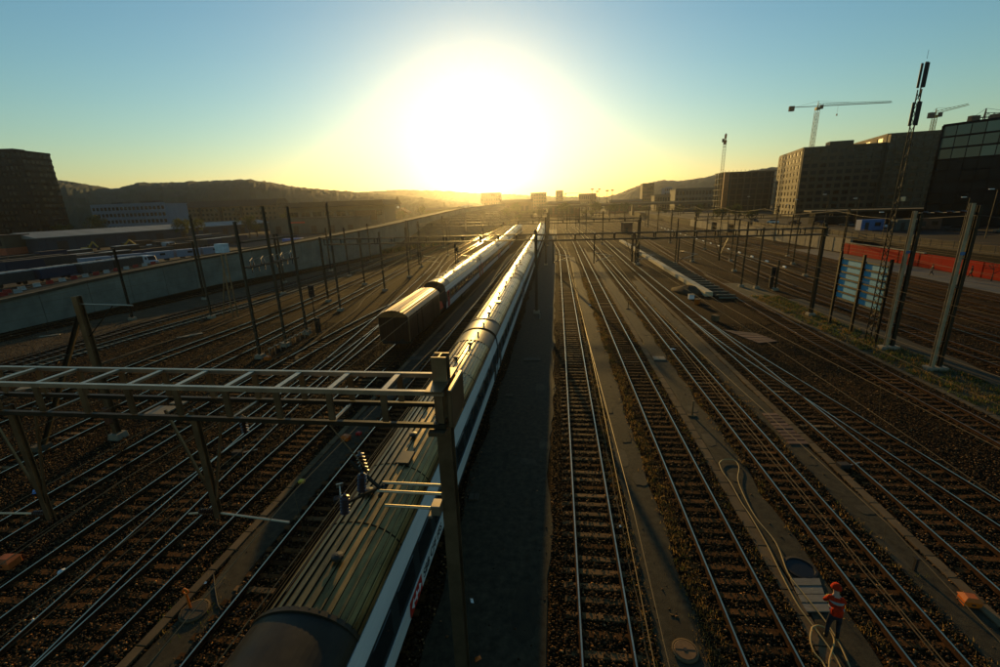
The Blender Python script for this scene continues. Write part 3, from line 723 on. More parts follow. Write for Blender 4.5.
place_on(wg, TRACKS['L3'], 37.4, WL)
# little open end wagon behind it with a red covered load
ow = thing('flat_wagon', 'short low flat wagon between brown wagon and coaches', 'flat wagon')
u = MB(); u.box((0, 1.1, 1.05), (2.5, 2.1, .2)); u.build('deck', M_UNDER, ow)
w = MB(); wheelset(w, 1.1, .42); w.box((0, 1.1, .8), (1.9, .6, .25)); w.build('wheelset', M_UNDER, ow)
place_on(ow, TRACKS['L3'], 49.1, 2.1)
rc = thing('covered_load', 'red tarpaulin covered load on the low flat wagon', 'load')
q = MB(); q.box((0, 0, .40), (1.9, 1.5, .8), taper=.82); q.build('tarpaulin', M_RED, rc, bevel=.06)
q = MB(); q.box((.45, -.2, .93), (.5, .5, .24), taper=.8); q.build('white_bundle', M_WHITE, rc, bevel=.04)
rc.location = (float(TRACKS['L3'](50.2))+.3, 50.2, 1.155)

# ------------------------------------------------------------------ gantries, masts, wires
def hmast_mesh(w, d, h, m_, key):
    mb = MB(); mb.ibar((0, 0, .3), (0, 0, h), w, d, .03, 0, (0, 1, 0)); return mb.mesh('column', m_)
FOOT = MB().box((0, 0, .15), (.75, .75, .42), taper=.86).mesh('footing', M_CONC, bevel=.02)
def mast(label, x, y, h, w=.30, d=.30, m_=None, rz=0, cat='mast', name='catenary_mast', group=None, foot=True):
    t = thing(name, label, cat, (x, y, 0), rz, group)
    link('column', hmast_mesh(w, d, h, m_ or M_STEEL, 0), t)
    if foot: link('footing', FOOT, t)
    c = MB(); c.box((0, 0, h+.012), (w+.03, d+.03, .02)); c.build('cap', m_ or M_STEEL, t)
    return t
INS = MB()
INS.lathe((0, 0, 0), [(.03, 0)]+[(r_, z_) for k in range(6) for r_, z_ in ((.04, .03+k*.07), (.09, .05+k*.07), (.04, .075+k*.07))]+[(.03, .47)], 10)
INS_ME = INS.mesh('insulator', M_PORC, smooth=False)

def gantry(label, x0, x1, y, z, bay=1.22, w=1.0, h=.72, m_=None, drops=(), masts=(), mh=9.7, rz=0.0, group=None):
    """open ladder beam on masts; x0..x1 in world, z is the top of the beam"""
    m_ = m_ or M_STEEL; t = thing('catenary_gantry', label, 'gantry', (x0, y, 0), rz, group); L = x1-x0
    for s in (-1, 1):
        for zz in (z-.06, z-h):
            c = MB(); c.bar((0, s*w/2, zz), (L, s*w/2, zz), .09, .10); c.build('chord', M_GALV if zz > z-.2 and m_ is M_STEEL else (M_STEEL_D if m_ is M_STEEL else m_), t)  # steel beam: sunlit sheen put into paler top chords and rungs, lower chords darker
    n = max(2, round(L/bay)); rm = MB().bar((0, -w/2+.055, 0), (0, w/2-.055, 0), .12, .06).mesh('rung', M_GALV if m_ is M_STEEL else m_)
    vm = MB().bar((0, 0, 0), (0, 0, h-.17), .13, .06, 0, (0, 1, 0)).mesh('web_post', m_)
    bm_ = MB().bar((0, -w/2+.055, 0), (0, w/2-.055, 0), .07, .05).mesh('lower_rung', m_)
    for i in range(n+1):
        x = .1+(L-.2)*i/n
        link('rung', rm, t, (x, 0, z-.05))
        for s in (-1, 1): link('web_post', vm, t, (x, s*w/2, z-h+.065))
        if i % 2 == 0: link('lower_rung', bm_, t, (x, 0, z-h))
    for mx, my in masts:
        c = MB(); c.ibar((mx-x0, my, .3), (mx-x0, my, mh), .32, .32, .03, 0, (0, 1, 0)); c.build('column', m_, t)
        c = MB(); c.box((mx-x0, my, .15), (.8, .8, .42), taper=.86); c.build('footing', M_CONC, t, bevel=.02)
        c = MB(); c.box((mx-x0, 0, z-h-.11), (.36, w+.4, .09)); c.build('bracket', m_, t)
        c = MB(); c.box((mx-x0, 0, z+.03), (.36, w+.4, .05)); c.build('bracket', m_, t)
    for dx, zb in drops:
        c = MB(); c.ibar((dx-x0, 0, zb), (dx-x0, 0, z-h-.06), .14, .14, .02, 0, (0, 1, 0)); dp = c.build('drop_post', m_, t)
        c = MB(); c.bar((dx-x0-.02, 0, zb+.5), (dx-x0-.75, 0, z-h-.08), .05); c.bar((dx-x0+.02, 0, zb+.5), (dx-x0+.75, 0, z-h-.08), .05); c.build('brace', m_, dp)
    return t
def arm(label, x, y, z, xw, side, m_=None, group='catenary arms holding the overhead wires'):
    """cantilever: two tubes from a post at (x,y) to above the track at xw, with insulators and a steady arm"""
    t = thing('cantilever', label, 'cantilever', (x, y, z), group=group); dx = xw-x; sg_ = 1 if dx > 0 else -1
    q = MB(); q.tube([(sg_*.06, 0, .95), (dx+sg_*.15, 0, .62)], .028, 6); q.build('top_tube', M_GALV, t)
    q = MB(); q.tube([(sg_*.06, 0, 0), (dx, 0, .66)], .033, 6); q.build('strut_tube', M_GALV, t)
    q = MB(); q.tube([(dx*.45, 0, .22), (dx+sg_*.5, 0, .10)], .018, 6); q.build('steady_arm', M_GALV, t)
    for zz in (.95, 0):
        o = link('insulator', INS_ME, t, (sg_*.12, 0, zz)); o.rotation_euler = (0, sg_*math.radians(95 if zz else 60), 0)
    return t

Y1 = 8.7
front = gantry('front ladder beam gantry whose post stands beside the near train', -31.5, -2.28, Y1, 9.18, bay=1.21, w=1.0, h=.80, m_=M_STEEL,
               drops=((-13.75, 4.9), (-8.6, 5.3)), masts=((-2.45, 0.0),), mh=9.78)
front_clip = MB(); front_clip.box((29.34, 0, 8.80), (.10, 1.18, .84)); front_clip.build('end_plate', M_STEEL, front, bevel=.02)
# hardware on the front post: three insulators over the train
t = thing('insulator_bracket', 'bracket with three dark insulators reaching from the front post over the train', 'insulator', (-2.6, Y1, 6.2), 0)
for dy, dz, l in ((-.16, .25, 1.55), (.16, .25, 1.55), (-.28, -.05, 1.35)):
    q = MB(); q.tube([(0, dy, dz), (-l, dy, dz)], .035, 8); q.build('tube', M_GALV, t)
q = MB(); q.bar((-1.45, -.3, .2), (-1.45, .3, .2), .07); q.bar((-1.45, -.1, .22), (-2.35, .25, .75), .06); q.bar((-1.5, .1, .22), (-2.2, -.35, .05), .06); q.build('frame', M_STEEL_D, t)
for k, (ix, iy, iz, ry) in enumerate(((-2.05, .35, .35, -.25), (-2.0, -.05, .12, .2), (-2.3, -.4, -.25, .15))):
    o = link('insulator', INS_ME, t, (ix, iy, iz)); o.scale = (1.25, 1.25, 1.25); o.rotation_euler = (ry*.6, ry, 0)
q = MB(); q.box((-.1, -.28, -.02), (.22, .3, .25)); q.box((-.22, -.28, -.15), (.1, .4, .07)); q.build('clamp', M_GALV, t, bevel=.01)
t = thing('hanging_rod', 'thin yellow rod hanging from the front beam to the insulators', 'rod', (-5.4, Y1, 0))
q = MB(); q.tube([(0, 0, 8.35), (.98, .1, 6.75)], .014, 6); q.build('rod', M_WIRE, t)
t = thing('insulator', 'small insulator hanging under the front beam left of the train', 'insulator', (-7.35, Y1, 7.75)); o = link('porcelain', INS_ME, t); q = MB(); q.tube([(0, 0, .45), (0, 0, .62)], .015); q.build('hook', M_GALV, t)
for dx, zb, lb in ((-13.75, 4.95, 'left'), (-8.6, 5.35, 'right')):
    t = thing('registration_arm', 'thin registration arm at the foot of the %s hanging post' % lb, 'cantilever', (dx, Y1, zb))
    q = MB(); q.tube([(-2.2 if lb == 'left' else -.9, .05, -.05), (0, 0, .12)], .028, 6); q.build('left_tube', M_GALV, t)
    if lb == 'right': q = MB(); q.tube([(.05, 0, .08), (1.9, .05, -.12)], .028, 6); q.build('right_tube', M_GALV, t)
    o = link('insulator', INS_ME, t, (-.08, 0, .12)); o.rotation_euler = (0, -1.65, 0)

gantry('middle ladder gantry crossing left tracks from tall mast to the central mast', -28.2, -2.4, 52.5, 9.45, bay=2.1, w=.9, h=.7, m_=M_STEEL_D, masts=((-2.4, 0),), mh=9.9)
gantry('middle ladder gantry crossing the right tracks to the mast by the blue board', -2.35, 27.75, 51.2, 9.45, bay=2.1, w=.9, h=.7, m_=M_STEEL_D, drops=((8.3, 6.2), (17.5, 6.2)), masts=((27.65, 0),), mh=9.9)
for k, (y, xa, xb, nm) in enumerate(((96, -30, 17, 'third'), (141, -36, 14, 'fourth'), (188, -38, 12, 'fifth'), (240, -38, 10, 'sixth'))):
    gantry('%s ladder gantry from the camera, far over the golden tracks' % nm, xa, xb, y, 9.4, bay=3.2 if k < 2 else 5, w=.9, h=.7, m_=M_STEEL_D, masts=((xa+.2, 0), (-2.3-k*.5, 0), (xb-.2, 0)), mh=9.9)
    gantry('%s ladder gantry from the camera on the right yard' % nm, 28+k*6, 57+k*7, y+2, 9.2, bay=3.4 if k < 2 else 5, w=.9, h=.7, m_=M_STEEL_D, masts=((28.2+k*6, 0), (56.8+k*7, 0)), mh=9.8)

# left row of tall masts
mast('tall dark mast nearest in the row of three carrying switch gear', -26.9, 35.5, 12.1, .18, .22, M_POLE)
mast('tall dark mast in the middle of the row of three with switch gear', -26.6, 39.1, 13.3, .18, .22, M_POLE)
mast('tall dark mast at the far end of the switch gear row, beside a signal', -26.8, 43.3, 13.3, .18, .22, M_POLE)
mast('tallest grey mast at the left end of the middle gantry', -28.3, 54.2, 13.6, .18, .22, M_POLE)
mast('grey mast on a pale footing standing between the pale sleeper tracks', -43.8, 50.3, 12.7, .17, .20, M_POLE)
mast('slim leaning looking mast on the sandy strip near the wall', -54.2, 49.3, 9.1, .20, .22, M_STEEL_D)
for k, (x, y, h) in enumerate(((-54.5, 62, 9), (-50.5, 77, 9), (-49, 92, 9.2), (-43.8, 66, 9.5), (-41, 84, 9.5), (-33, 60, 9.2), (-33.5, 74, 9.2), (-27.5, 68, 9.3), (-28, 82, 9.3), (-37.5, 112, 9.3), (-29, 118, 9.3), (-46.5, 108, 9.3), (-44, 130, 9.3))):
    mast('slim catenary mast far along the left tracks, number %s from the front' % ['one', 'two', 'three', 'four', 'five', 'six', 'seven', 'eight', 'nine', 'ten', 'eleven', 'twelve', 'thirteen'][k], x, y, h, .22, .24, M_STEEL_D, group='slim catenary masts along the left tracks')
# switch racks between the three masts
for z, nm in ((8.2, 'lower'), (10.4, 'upper')):
    t = thing('switch_rack', '%s rack of insulators and switches between the three tall masts' % nm, 'switch gear', (-26.75, 35.6, z))
    for dx in (-.28, .28):
        q = MB(); q.bar((dx, -.1, 0), (dx, 7.8, 0), .09, .12); q.build('beam', M_STEEL_D, t)
    if nm == 'lower':
        for i in range(10): link('insulator', INS_ME, t, (.12*(-1)**i, .5+i*.75, .06))
        for i in range(8):
            o = link('insulator', INS_ME, t, (0, .8+i*.9, -.06)); o.rotation_euler = (math.pi, 0, 0)
        q = MB()
        for i in range(9): q.tube([(.12*(-1)**i, .5+i*.75, .55), (.12*(-1)**(i+1), 1.25+i*.75, .75)], .02, 5)
        q.build('contact_blades', M_GALV, t)
# A-shaped braced mast at the left
t = thing('braced_mast', 'braced grey mast with slanting strut and short side arm, left foreground', 'mast', (-26.2, 21.0, 0))
q = MB(); q.ibar((0, 0, .3), (0, 0, 8.7), .30, .34, .03, 0, (0, 1, 0)); q.build('column', M_STEEL, t)
q = MB(); q.ibar((-.1, -.05, 7.6), (-3.3, -1.55, .1), .22, .22, .025); q.build('strut', M_STEEL_D, t)
link('footing', FOOT, t); q = MB(); q.box((-3.35, -1.6, .12), (.8, .8, .4), taper=.85); q.build('strut_footing', M_CONC_D, t)
q = MB(); q.tube([(.1, 0, 8.25), (3.3, .05, 8.15)], .04, 6); q.build('arm_tube', M_GALV, t)
q = MB(); q.tube([(.1, 0, 6.4), (2.1, 0, 8.15)], .03, 6); q.build('arm_brace', M_STEEL_D, t)
q = MB(); q.box((.0, -.28, 1.6), (.34, .22, 1.0)); q.build('switch_box', mat('rusty_box', (.10, .035, .015), .7), t, bevel=.02)
# tripod frame mast with white top box
t = thing('switch_cabinet', 'pale box on a slim braced frame beside the tall masts', 'switch cabinet', (-40.6, 50.5, 0))
q = MB()
for sx in (-.35, .35): q.bar((sx, 0, 0), (sx*.8, 0, 8.2), .12)
q.bar((-1.7, 0, 0), (-.3, 0, 6.4), .09); q.bar((-.35, 0, 3), (.33, 0, 4.2), .06); q.bar((-.33, 0, 5.6), (.33, 0, 4.4), .06); q.build('frame', M_STEEL, t)
q = MB(); q.box((0, 0, 8.75), (1.3, .9, 1.1)); q.build('box', mat('pale_blue_box', (.35, .42, .45), .5), t, bevel=.04)

# right hand masts, board, lattice mast
def twin_mast(label, x, y, h):
    t = thing('twin_leg_mast', label, 'mast', (x, y, 0))
    for dx in (0, .52):
        q = MB(); q.ibar((dx, .06*dx, .25), (dx, .06*dx, h-(.15 if dx else 0)), .24, .22, .025, 0, (0, 1, 0)); q.build('leg', mat('pale_mast', (.27, .205, .12), .7, 0, var=.25) if dx == 0 else M_STEEL_D, t)
    q = MB(); q.box((.26, 0, .1), (1.5, .7, .36), taper=.92); q.build('footing', M_CONC, t, bevel=.03)
    for z in (2.2, 4.2, 6.2, 8.2, 10.2):
        q = MB(); q.box((.26, 0, z), (.30, .12, .07)); q.build('batten', M_STEEL_D, t)
    q = MB(); q.box((.04, -.13, h*.72), (.3, .03, .22)); q.build('number_plate', mat('blue_plate', (.05, .12, .25), .5), t)
    return t
twin_mast('pale twin leg mast nearer the blue board on the grass verge', 27.7, 39.6, 11.3)
twin_mast('pale twin leg mast closest to the right edge, on the verge', 27.6, 34.6, 11.9)
t = thing('strain_wire', 'short wire with bead insulators between the two pale twin masts', 'wire', (27.9, 34.8, 11.35))
q = MB(); q.tube([(0, 0, 0), (0, 2.4, -.12), (0, 4.7, -.2)], .018, 6); q.build('cable', M_GALV, t)
for k in range(4):
    o = link('insulator', INS_ME, t, (0, .5+k*1.1, -.03-.04*k)); o.rotation_euler = (math.radians(-90), 0, 0)
t = thing('slatted_board', 'light blue board behind dark horizontal slats on three posts', 'board', (27.9, 41.2, 0))
for y in (0, 3.45, 6.9):
    q = MB(); q.ibar((0, y, 0), (0, y, 7.35), .20, .20, .025, 0, (1, 0, 0)); q.build('post', M_STEEL_D, t)
for y in (1.72, 5.18):
    q = MB(); q.box((.10, y, 4.75), (.05, 3.15, 3.9)); q.build('panel', M_BLUEB, t, bevel=.01)
sm = MB().box((0, 0, 0), (.10, 6.9, .15)).mesh('slat', M_STEEL_D)
for k in range(7): link('slat', sm, t, (.02, 3.45, 2.80+k*.65))
# lattice telecom mast
t = thing('lattice_mast', 'tall slender lattice antenna mast rising above the blue board', 'antenna mast', (27.80, 41.9, 0))
hL = 20.3; ww = lambda z: .24*(1-z/hL*.35)
for a in range(3):
    an = a*2.094+.5; q = MB(); q.tube([(ww(z)*math.cos(an), ww(z)*math.sin(an), z) for z in (0, 7, 14, hL)], .045, 6); q.build('leg', M_STEEL_D, t)
q = MB(); z = .3; k = 0
while z < hL-.6:
    for a in range(3):
        a0, a1 = a*2.094+.5, (a+1)*2.094+.5
        if k % 2: a0, a1 = a1, a0
        q.bar((ww(z)*math.cos(a0), ww(z)*math.sin(a0), z), (ww(z+.6)*math.cos(a1), ww(z+.6)*math.sin(a1), z+.6), .035)
    z += .6; k += 1
q.build('lattice_bracing', M_STEEL_D, t)
for z, r in ((18.6, .24), (21.3, .20)):
    for a in range(3):
        an = a*2.094+.2; q = MB(); q.box((r*math.cos(an), r*math.sin(an), z), (.13, .19, 1.7), an); q.build('antenna_panel', M_BLACK, t, bevel=.02)
q = MB(); q.tube([(0, 0, hL-.5), (0, 0, 22.2)], .05, 6); q.tube([(0, 0, 22.4), (0, 0, 23.0)], .012, 5); q.build('top_pole', M_STEEL_D, t)
q = MB(); q.box((.32, -.1, 12.2), (.25, .25, .35)); q.build('lamp_box', M_GALV, t, bevel=.02)
# paired masts further right
for k, (x, y, h) in enumerate(((27.0, 68.8, 9.4), (28.6, 67.5, 8.6), (16.2, 94.3, 9.0), (24.0, 95.0, 9.0), (31.5, 84, 9.0), (35.8, 98, 9), (40.3, 78, 8.8), (45.0, 92, 9), (49.6, 104, 9), (38, 122, 9), (44, 130, 9), (30.5, 66, 4.2))):
    mast('slim mast in the right yard, %s counted outward' % ['first', 'second', 'third', 'fourth', 'fifth', 'sixth', 'seventh', 'eighth', 'ninth', 'tenth', 'eleventh', 'twelfth'][k], x, y, h, .2, .22, M_STEEL_D, group='slim masts of the right yard')
for k in range(38):
    y = 150+k*9+random.uniform(-4, 4); x = random.choice([-36, -28, -12.5, -3, 4.2, 8.5, 13, 33, 41, 48, 55])+random.uniform(-1, 1)+(y-150)*(.03 if random.random() < .5 else .0)
    if x > 20: x += (y-150)*.09
    mast('small distant mast far off in the golden haze, %s by distance' % ORD[k], x, y, random.uniform(8, 10.5), .22, .22, M_STEEL_D, group='distant masts in the haze', foot=False)

# overhead wires, one line per track
def wire_line(key, label, y0, y1, span=43.5, zc=5.55, zm=6.95):
    f = TRACKS[key]; t = thing('overhead_line', label, 'overhead wire', (float(f(y0)), y0, 0)); x0 = float(f(y0))
    ys = np.arange(y0, y1+.1, span/6); c = [(float(f(y))-x0+.18*math.sin(y*math.pi/span), y-y0, zc) for y in ys]
    q = MB(); q.tube(c, .010, 5); q.build('contact_wire', M_WIRE, t)
    mm = [(float(f(y))-x0, y-y0, zm-.75*math.sin(math.pi*(((y-Y1) % span)/span))) for y in ys]
    q = MB(); q.tube(mm, .009, 5); q.build('messenger_wire', M_WIRE, t)
    q = MB()
    for a, b in zip(c, mm): q.bar(a, b, .006)
    q.build('droppers', M_WIRE, t)
for key, lb in (('A', 'overhead line above the empty track beside the asphalt strip'), ('B', 'overhead line above the weed edged second track'), ('C', 'overhead line above the track next to the orange worker'), ('D', 'overhead line above the straight turnout track'),
                ('F', 'overhead line above the dark track by the blue board'), ('T', 'overhead line above the silver passenger train'), ('L0', 'overhead line above the track left of the silver train'), ('L3', 'overhead line above the brown freight wagon'),
                ('L5', 'overhead line above the crossed track in the lower left'), ('L6', 'overhead line above the track beside the pale slabs'), ('L8', 'overhead line above the track by the braced mast'), ('L9', 'overhead line above the track left of the braced mast')):
    wire_line(key, lb, 0.5 if TRACKS[key](1) > -12 else 4.0, 190)
for k in range(5): wire_line('R%d' % k, 'overhead line above the %s track of the right yard' % ORD[k], 26, 190)
for key, lb in (('L10', 'overhead line above the nearer pale sleeper track'), ('L11', 'overhead line above the farther pale sleeper track')): wire_line(key, lb, 12, 190)
fw = thing('feeder_wire', 'thick feeder cable along the tops of the right masts', 'wire', (27.8, 30, 0))
q = MB(); q.tube([(0, y-30, 11.2-.6*math.sin(math.pi*((y-34.6) % 16)/16)) for y in range(26, 190, 4)], .02, 5); q.build('cable', M_STEEL_D, fw)
for y, xs in ((52.5, (('L0', -10.05), ('L3', -14.6))), (51.2, (('A', 1.53), ('B', 6.1), ('C', 10.6), ('D', 15.15)))):
    for key, xw in xs:
        arm('cantilever arm under the middle gantry over the %s track' % {'L0': 'empty left', 'L3': 'freight wagon', 'A': 'first right', 'B': 'second right', 'C': 'third right', 'D': 'fourth right'}[key], xw-1.9, y, 6.3, xw, 1)
        dpst = thing('drop_post', 'hanging post under the middle gantry beside the %s track' % {'L0': 'empty left', 'L3': 'freight wagon', 'A': 'first right', 'B': 'second right', 'C': 'third right', 'D': 'fourth right'}[key], 'post', (xw-1.95, y, 6.1), group='hanging posts under the middle gantry')
        q = MB(); q.ibar((0, 0, 0), (0, 0, 2.6), .12, .12, .02, 0, (0, 1, 0)); q.build('post', M_STEEL_D, dpst)

# ------------------------------------------------------------------ buildings
M_GLASSD = glass_mat('dark_window', (0.005, 0.007, 0.008), .2, .2)
M_GLASSG = glass_mat('green_glass', (0.05, 0.10, 0.08), .12, .8)
M_GLASSDK = glass_mat('deep_glass', (0.004, 0.006, 0.007), .25, .15)
M_OFFICE = mat('office_concrete', (0.06, 0.047, 0.025), .8, var=.15, scale=.3, obj_var=.06)
M_OFFWHITE = mat('office_pale_blue', (0.10, 0.15, 0.20), .7, var=.1, scale=.3, obj_var=.05)
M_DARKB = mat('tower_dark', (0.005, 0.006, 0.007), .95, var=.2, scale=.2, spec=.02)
M_SHEDROOF = mat('shed_roof', (0.20, 0.22, 0.21), .8, 0, var=.2, scale=.2, stretch=(.3, 1, 1))
M_SHEDWALL = mat('shed_wall', (0.022, 0.036, 0.05), .9, var=.2, scale=.3)
M_BROWNW = mat('brown_facade', (0.085, 0.062, 0.036), .85, var=.2, scale=.3, obj_var=.2)
M_DKROOF = mat('dark_roof', (0.018, 0.018, 0.018), .8, var=.3, scale=.4)
M_GREYW = mat('grey_green_wall', (0.05, 0.06, 0.052), .8, var=.2, scale=.3)
M_HOUSE = mat('house_wall', (0.12, 0.088, 0.05), .85, var=.2, scale=.3, obj_var=.3)
M_TILE = mat('tile_roof', (0.10, 0.045, 0.025), .85, var=.3, scale=.5, obj_var=.3)
PANE = {}
def pane(w, h, m_, axis):
    k = (round(w, 2), round(h, 2), m_.name, axis)
    if k not in PANE:
        PANE[k] = MB().box((0, 0, 0), (w, .06, h) if axis == 'x' else (.06, w, h)).mesh('window', m_)
    return PANE[k]
def facade(t, L, D, H, floors, bays, wall, glass, z0=0.0, pier=.3, span=.42, sides=('front', 'left'), lbays=None, relief=.32, base=0.0, glass_fn=None):
    """block with recessed windows: core, floor bands and piers standing proud, each pane its own part"""
    c = MB(); c.box((L/2, D/2, z0+H/2), (L-.02, D-.02, H)); c.build('wall', wall, t)
    fh = (H-base)/floors; bw = L/bays
    band = MB().box((0, 0, 0), (L+2*relief, relief, fh*span)).mesh('floor_band', wall); pr = MB().box((0, 0, 0), (bw*pier, relief*.92, H)).mesh('pier', wall)
    if 'front' in sides:
        for i in range(floors+1): link('floor_band', band, t, (L/2, -relief/2, z0+base+i*fh))
        for j in range(bays+1): link('pier', pr, t, (j*bw, -relief*.46, z0+H/2))
        for i in range(floors):
            for j in range(bays):
                g_ = glass_fn(i, j) if glass_fn else glass
                link('window', pane(bw*(1-pier)+.02, fh*(1-span)+.02, g_, 'x'), t, ((j+.5)*bw, -.04, z0+base+(i+.5)*fh))
    if 'left' in sides:
        lb = lbays or max(2, round(D/bw)); lw = D/lb
        b2 = MB().box((0, 0, 0), (relief, D-.05, fh*span)).mesh('floor_band', wall); p2 = MB().box((0, 0, 0), (relief*.92, lw*.55, H)).mesh('pier', wall)
        for i in range(floors+1): link('floor_band', b2, t, (-relief/2, D/2, z0+base+i*fh))
        for j in range(lb+1): link('pier', p2, t, (-relief*.46, min(D-.3, max(.3, j*lw)), z0+H/2))
        for i in range(floors):
            for j in range(lb): link('window', pane(lw*.47, fh*(1-span)+.02, glass, 'y'), t, (-.04, (j+.5)*lw, z0+base+(i+.5)*fh))
    if 'right' in sides:
        lb = lbays or max(2, round(D/bw)); lw = D/lb
        b2 = MB().box((0, 0, 0), (relief, D-.05, fh*span)).mesh('floor_band', wall)
        for i in range(floors+1): link('floor_band', b2, t, (L+relief/2, D/2, z0+base+i*fh))
        for i in range(floors):
            for j in range(lb): link('window', pane(lw*.8, fh*(1-span)+.02, glass, 'y'), t, (L+.04, (j+.5)*lw, z0+base+(i+.5)*fh))
    r = MB(); r.box((L/2, D/2, z0+H+.2), (L+2*relief+.1, D+.5, .4)); ro = r.build('roof', wall, t)
    return ro
# street terrace on the right
tr = MB(); tr.box((164, 230, 1.5), (196, 420, 3.0)); struct('street', tr, mat('street_ground', (0.016, 0.013, 0.010), .95, var=.5, scale=.15, spec=.1))
# the large office block with the window grid
t = thing('office_block', 'large concrete office block with a regular grid of dark windows, right background', 'office block', (111.0, 232, 3.0), math.radians(-12))
ro = facade(t, 30, 44, 29.7, 10, 9, M_OFFICE, M_GLASSD, lbays=7)
q = MB(); q.box((15, 6, 31.2), (9, 6, 2.4)); q.build('plant_room', M_OFFICE, ro)
t = thing('office_block', 'taller right wing of the concrete office block with matching window grid', 'office block', (141.1, 225.9, 3.0), math.radians(-12))
facade(t, 26, 40, 33.2, 11, 8, M_OFFICE, M_GLASSD, sides=('front', 'left'), lbays=3)
# glass building at the right edge
t = thing('glass_building', 'dark glass fronted building with green glazed top at the right edge', 'glass building', (107.6, 150, 3.0), math.radians(-60))
facade(t, 48, 26, 27.0, 9, 16, M_DARKB, M_GLASSDK, pier=.06, span=.16, relief=.12, lbays=6, glass_fn=lambda i, j: M_GLASSG if i >= 6 else M_GLASSDK)
q = MB(); q.box((24, 12, 28.0), (34, 14, 1.8)); q.build('roof_plant', mat('roof_plant', (.16, .09, .05), .8), t)
# concrete frame building under construction
t = thing('construction_block', 'unfinished concrete frame building below the tower crane', 'building site', (110.0, 328, 3.0))
q = MB(); q.box((17, 9, 12.5), (30, 14, 25)); q.build('dark_core', M_DARKB, t)
sl = MB().box((0, 0, 0), (35, 18, .45)).mesh('floor_slab', M_OFFICE); cl = MB().box((0, 0, 0), (.7, .7, 25.5)).mesh('column', M_OFFICE)
for i in range(8): link('floor_slab', sl, t, (17, 9, .3+i*3.6))
for j in range(9): link('column', cl, t, (.5+j*4.15, .45, 12.8))
for j in range(3): link('column', cl, t, (.5, 6+j*5.2, 12.8))
for j in range(14):
    q = MB(); q.tube([(1+j*2.5, 2, 25.6), (1+j*2.5, 2, 27.0)], .08, 5); q.build('rebar', M_UNDER, t)
q = MB(); q.box((1.2, -.8, 12.8), (3.2, 1.4, 25.8)); q.build('scaffold_tower', mat('orange_scaffold', (.35, .13, .03), .7, var=.4, scale=1), t)
# tower cranes
def crane(label, x, y, h, jib, cjib, rz, z0=3.0, luff=0.0, w=1.7, m_=None):
    m_ = m_ or mat('crane_paint', (.16, .13, .06), .6, .2, var=.2)
    t = thing('tower_crane', label, 'crane', (x, y, z0), rz); hw = w/2
    for a in (-1, 1):
        for b in (-1, 1):
            q = MB(); q.bar((a*hw, b*hw, 0), (a*hw, b*hw, h), .18); q.build('mast_leg', m_, t)
    q = MB(); z = 0; k = 0
    while z < h-w:
        for a, b, c, d in ((-1, -1, 1, -1), (1, -1, 1, 1), (1, 1, -1, 1), (-1, 1, -1, -1)):
            if k % 2: a, b, c, d = c, d, a, b
            q.bar((a*hw, b*hw, z), (c*hw, d*hw, z+w), .10); q.bar((a*hw, b*hw, z+w), (c*hw, d*hw, z+w), .08)
        z += w; k += 1
    tag(q.build('mast_bracing', m_, t), kind='stuff')
    q = MB(); q.box((0, 0, h+.7), (w*1.2, w*1.2, 1.4)); q.build('slewing_ring', m_, t)
    q = MB(); q.box((1.4, -1.2, h+1.3), (1.5, 1.3, 2.0)); q.build('cab', M_GLASSD, t, bevel=.1)
    def jz(s): return h+2.0+s*math.tan(luff)
    for nm, s0, s1 in (('jib', 1, jib), ('counter_jib', -1, -cjib)):
        q = MB()
        for b in (-.55, .55): q.bar((0, b, jz(0)), (s1, b, jz(abs(s1) if s1 > 0 else 0)), .16)
        if s1 > 0:
            q.bar((0, 0, jz(0)+1.3), (s1, 0, jz(s1)+.7), .16)
            n = int(s1/1.8)
            for i in range(n):
                a = s1*i/n; c = s1*(i+.5)/n; e = s1*(i+1)/n; tz = lambda s: jz(s)+1.3-.6*s/s1
                for b in (-.55, .55): q.bar((a, b, jz(a)), (c, 0, tz(c)), .07); q.bar((c, 0, tz(c)), (e, b, jz(e)), .07)
        q.build(nm, m_, t)
    q = MB(); q.box((-cjib+1.4, 0, jz(0)-.7), (2.6, 1.5, 2.6)); q.build('counterweight', M_CONC_D, t)
    q = MB(); q.bar((0, -.3, h+1.4), (0, 0, h+4.6), .2); q.bar((0, .3, h+1.4), (0, 0, h+4.6), .2); q.build('tower_head', m_, t)
    q = MB(); q.tube([(0, 0, h+4.6), (-cjib*.8, 0, jz(0))], .05, 5); q.tube([(0, 0, h+4.6), (jib*.45, 0, jz(jib*.45)+1.1)], .05, 5); tag(q.build('tie_bars', m_, t), kind='stuff')
    if luff < .2:
        q = MB(); q.tube([(jib*.28, 0, jz(0)), (jib*.28, 0, jz(0)-4.5)], .04, 5); q.box((jib*.28, 0, jz(0)-5), (.6, .4, 1.0)); q.build('hook_block', m_, t)
    return t
crane('tower crane with long horizontal jib behind the large office block', 147.5, 300, 56.0, 39, 15.5, math.radians(2))
crane('tower crane seen end on beside the unfinished concrete building', 107.3, 325, 43.5, 26, 12, math.radians(-108), m_=mat('orange_crane', (.30, .13, .03), .6, .2))
crane('small tower crane with raised jib left of the green glass building', 192.5, 276, 45.5, 16, 3.5, math.radians(8), luff=.22, w=1.4, m_=mat('yellow_crane', (.38, .24, .05), .6, .2))
crane('dark tower crane at the far right edge above the glass roof', 134.2, 172, 29.5, 22, 4.5, math.radians(5), w=1.2, m_=M_UNDER)
x_, y_, z_ = at_y(565, 190, 850)
crane('tiny hazy tower crane near the sun, left of the lamp masts', x_, 850, 26, 30, 10, .2, z0=0)

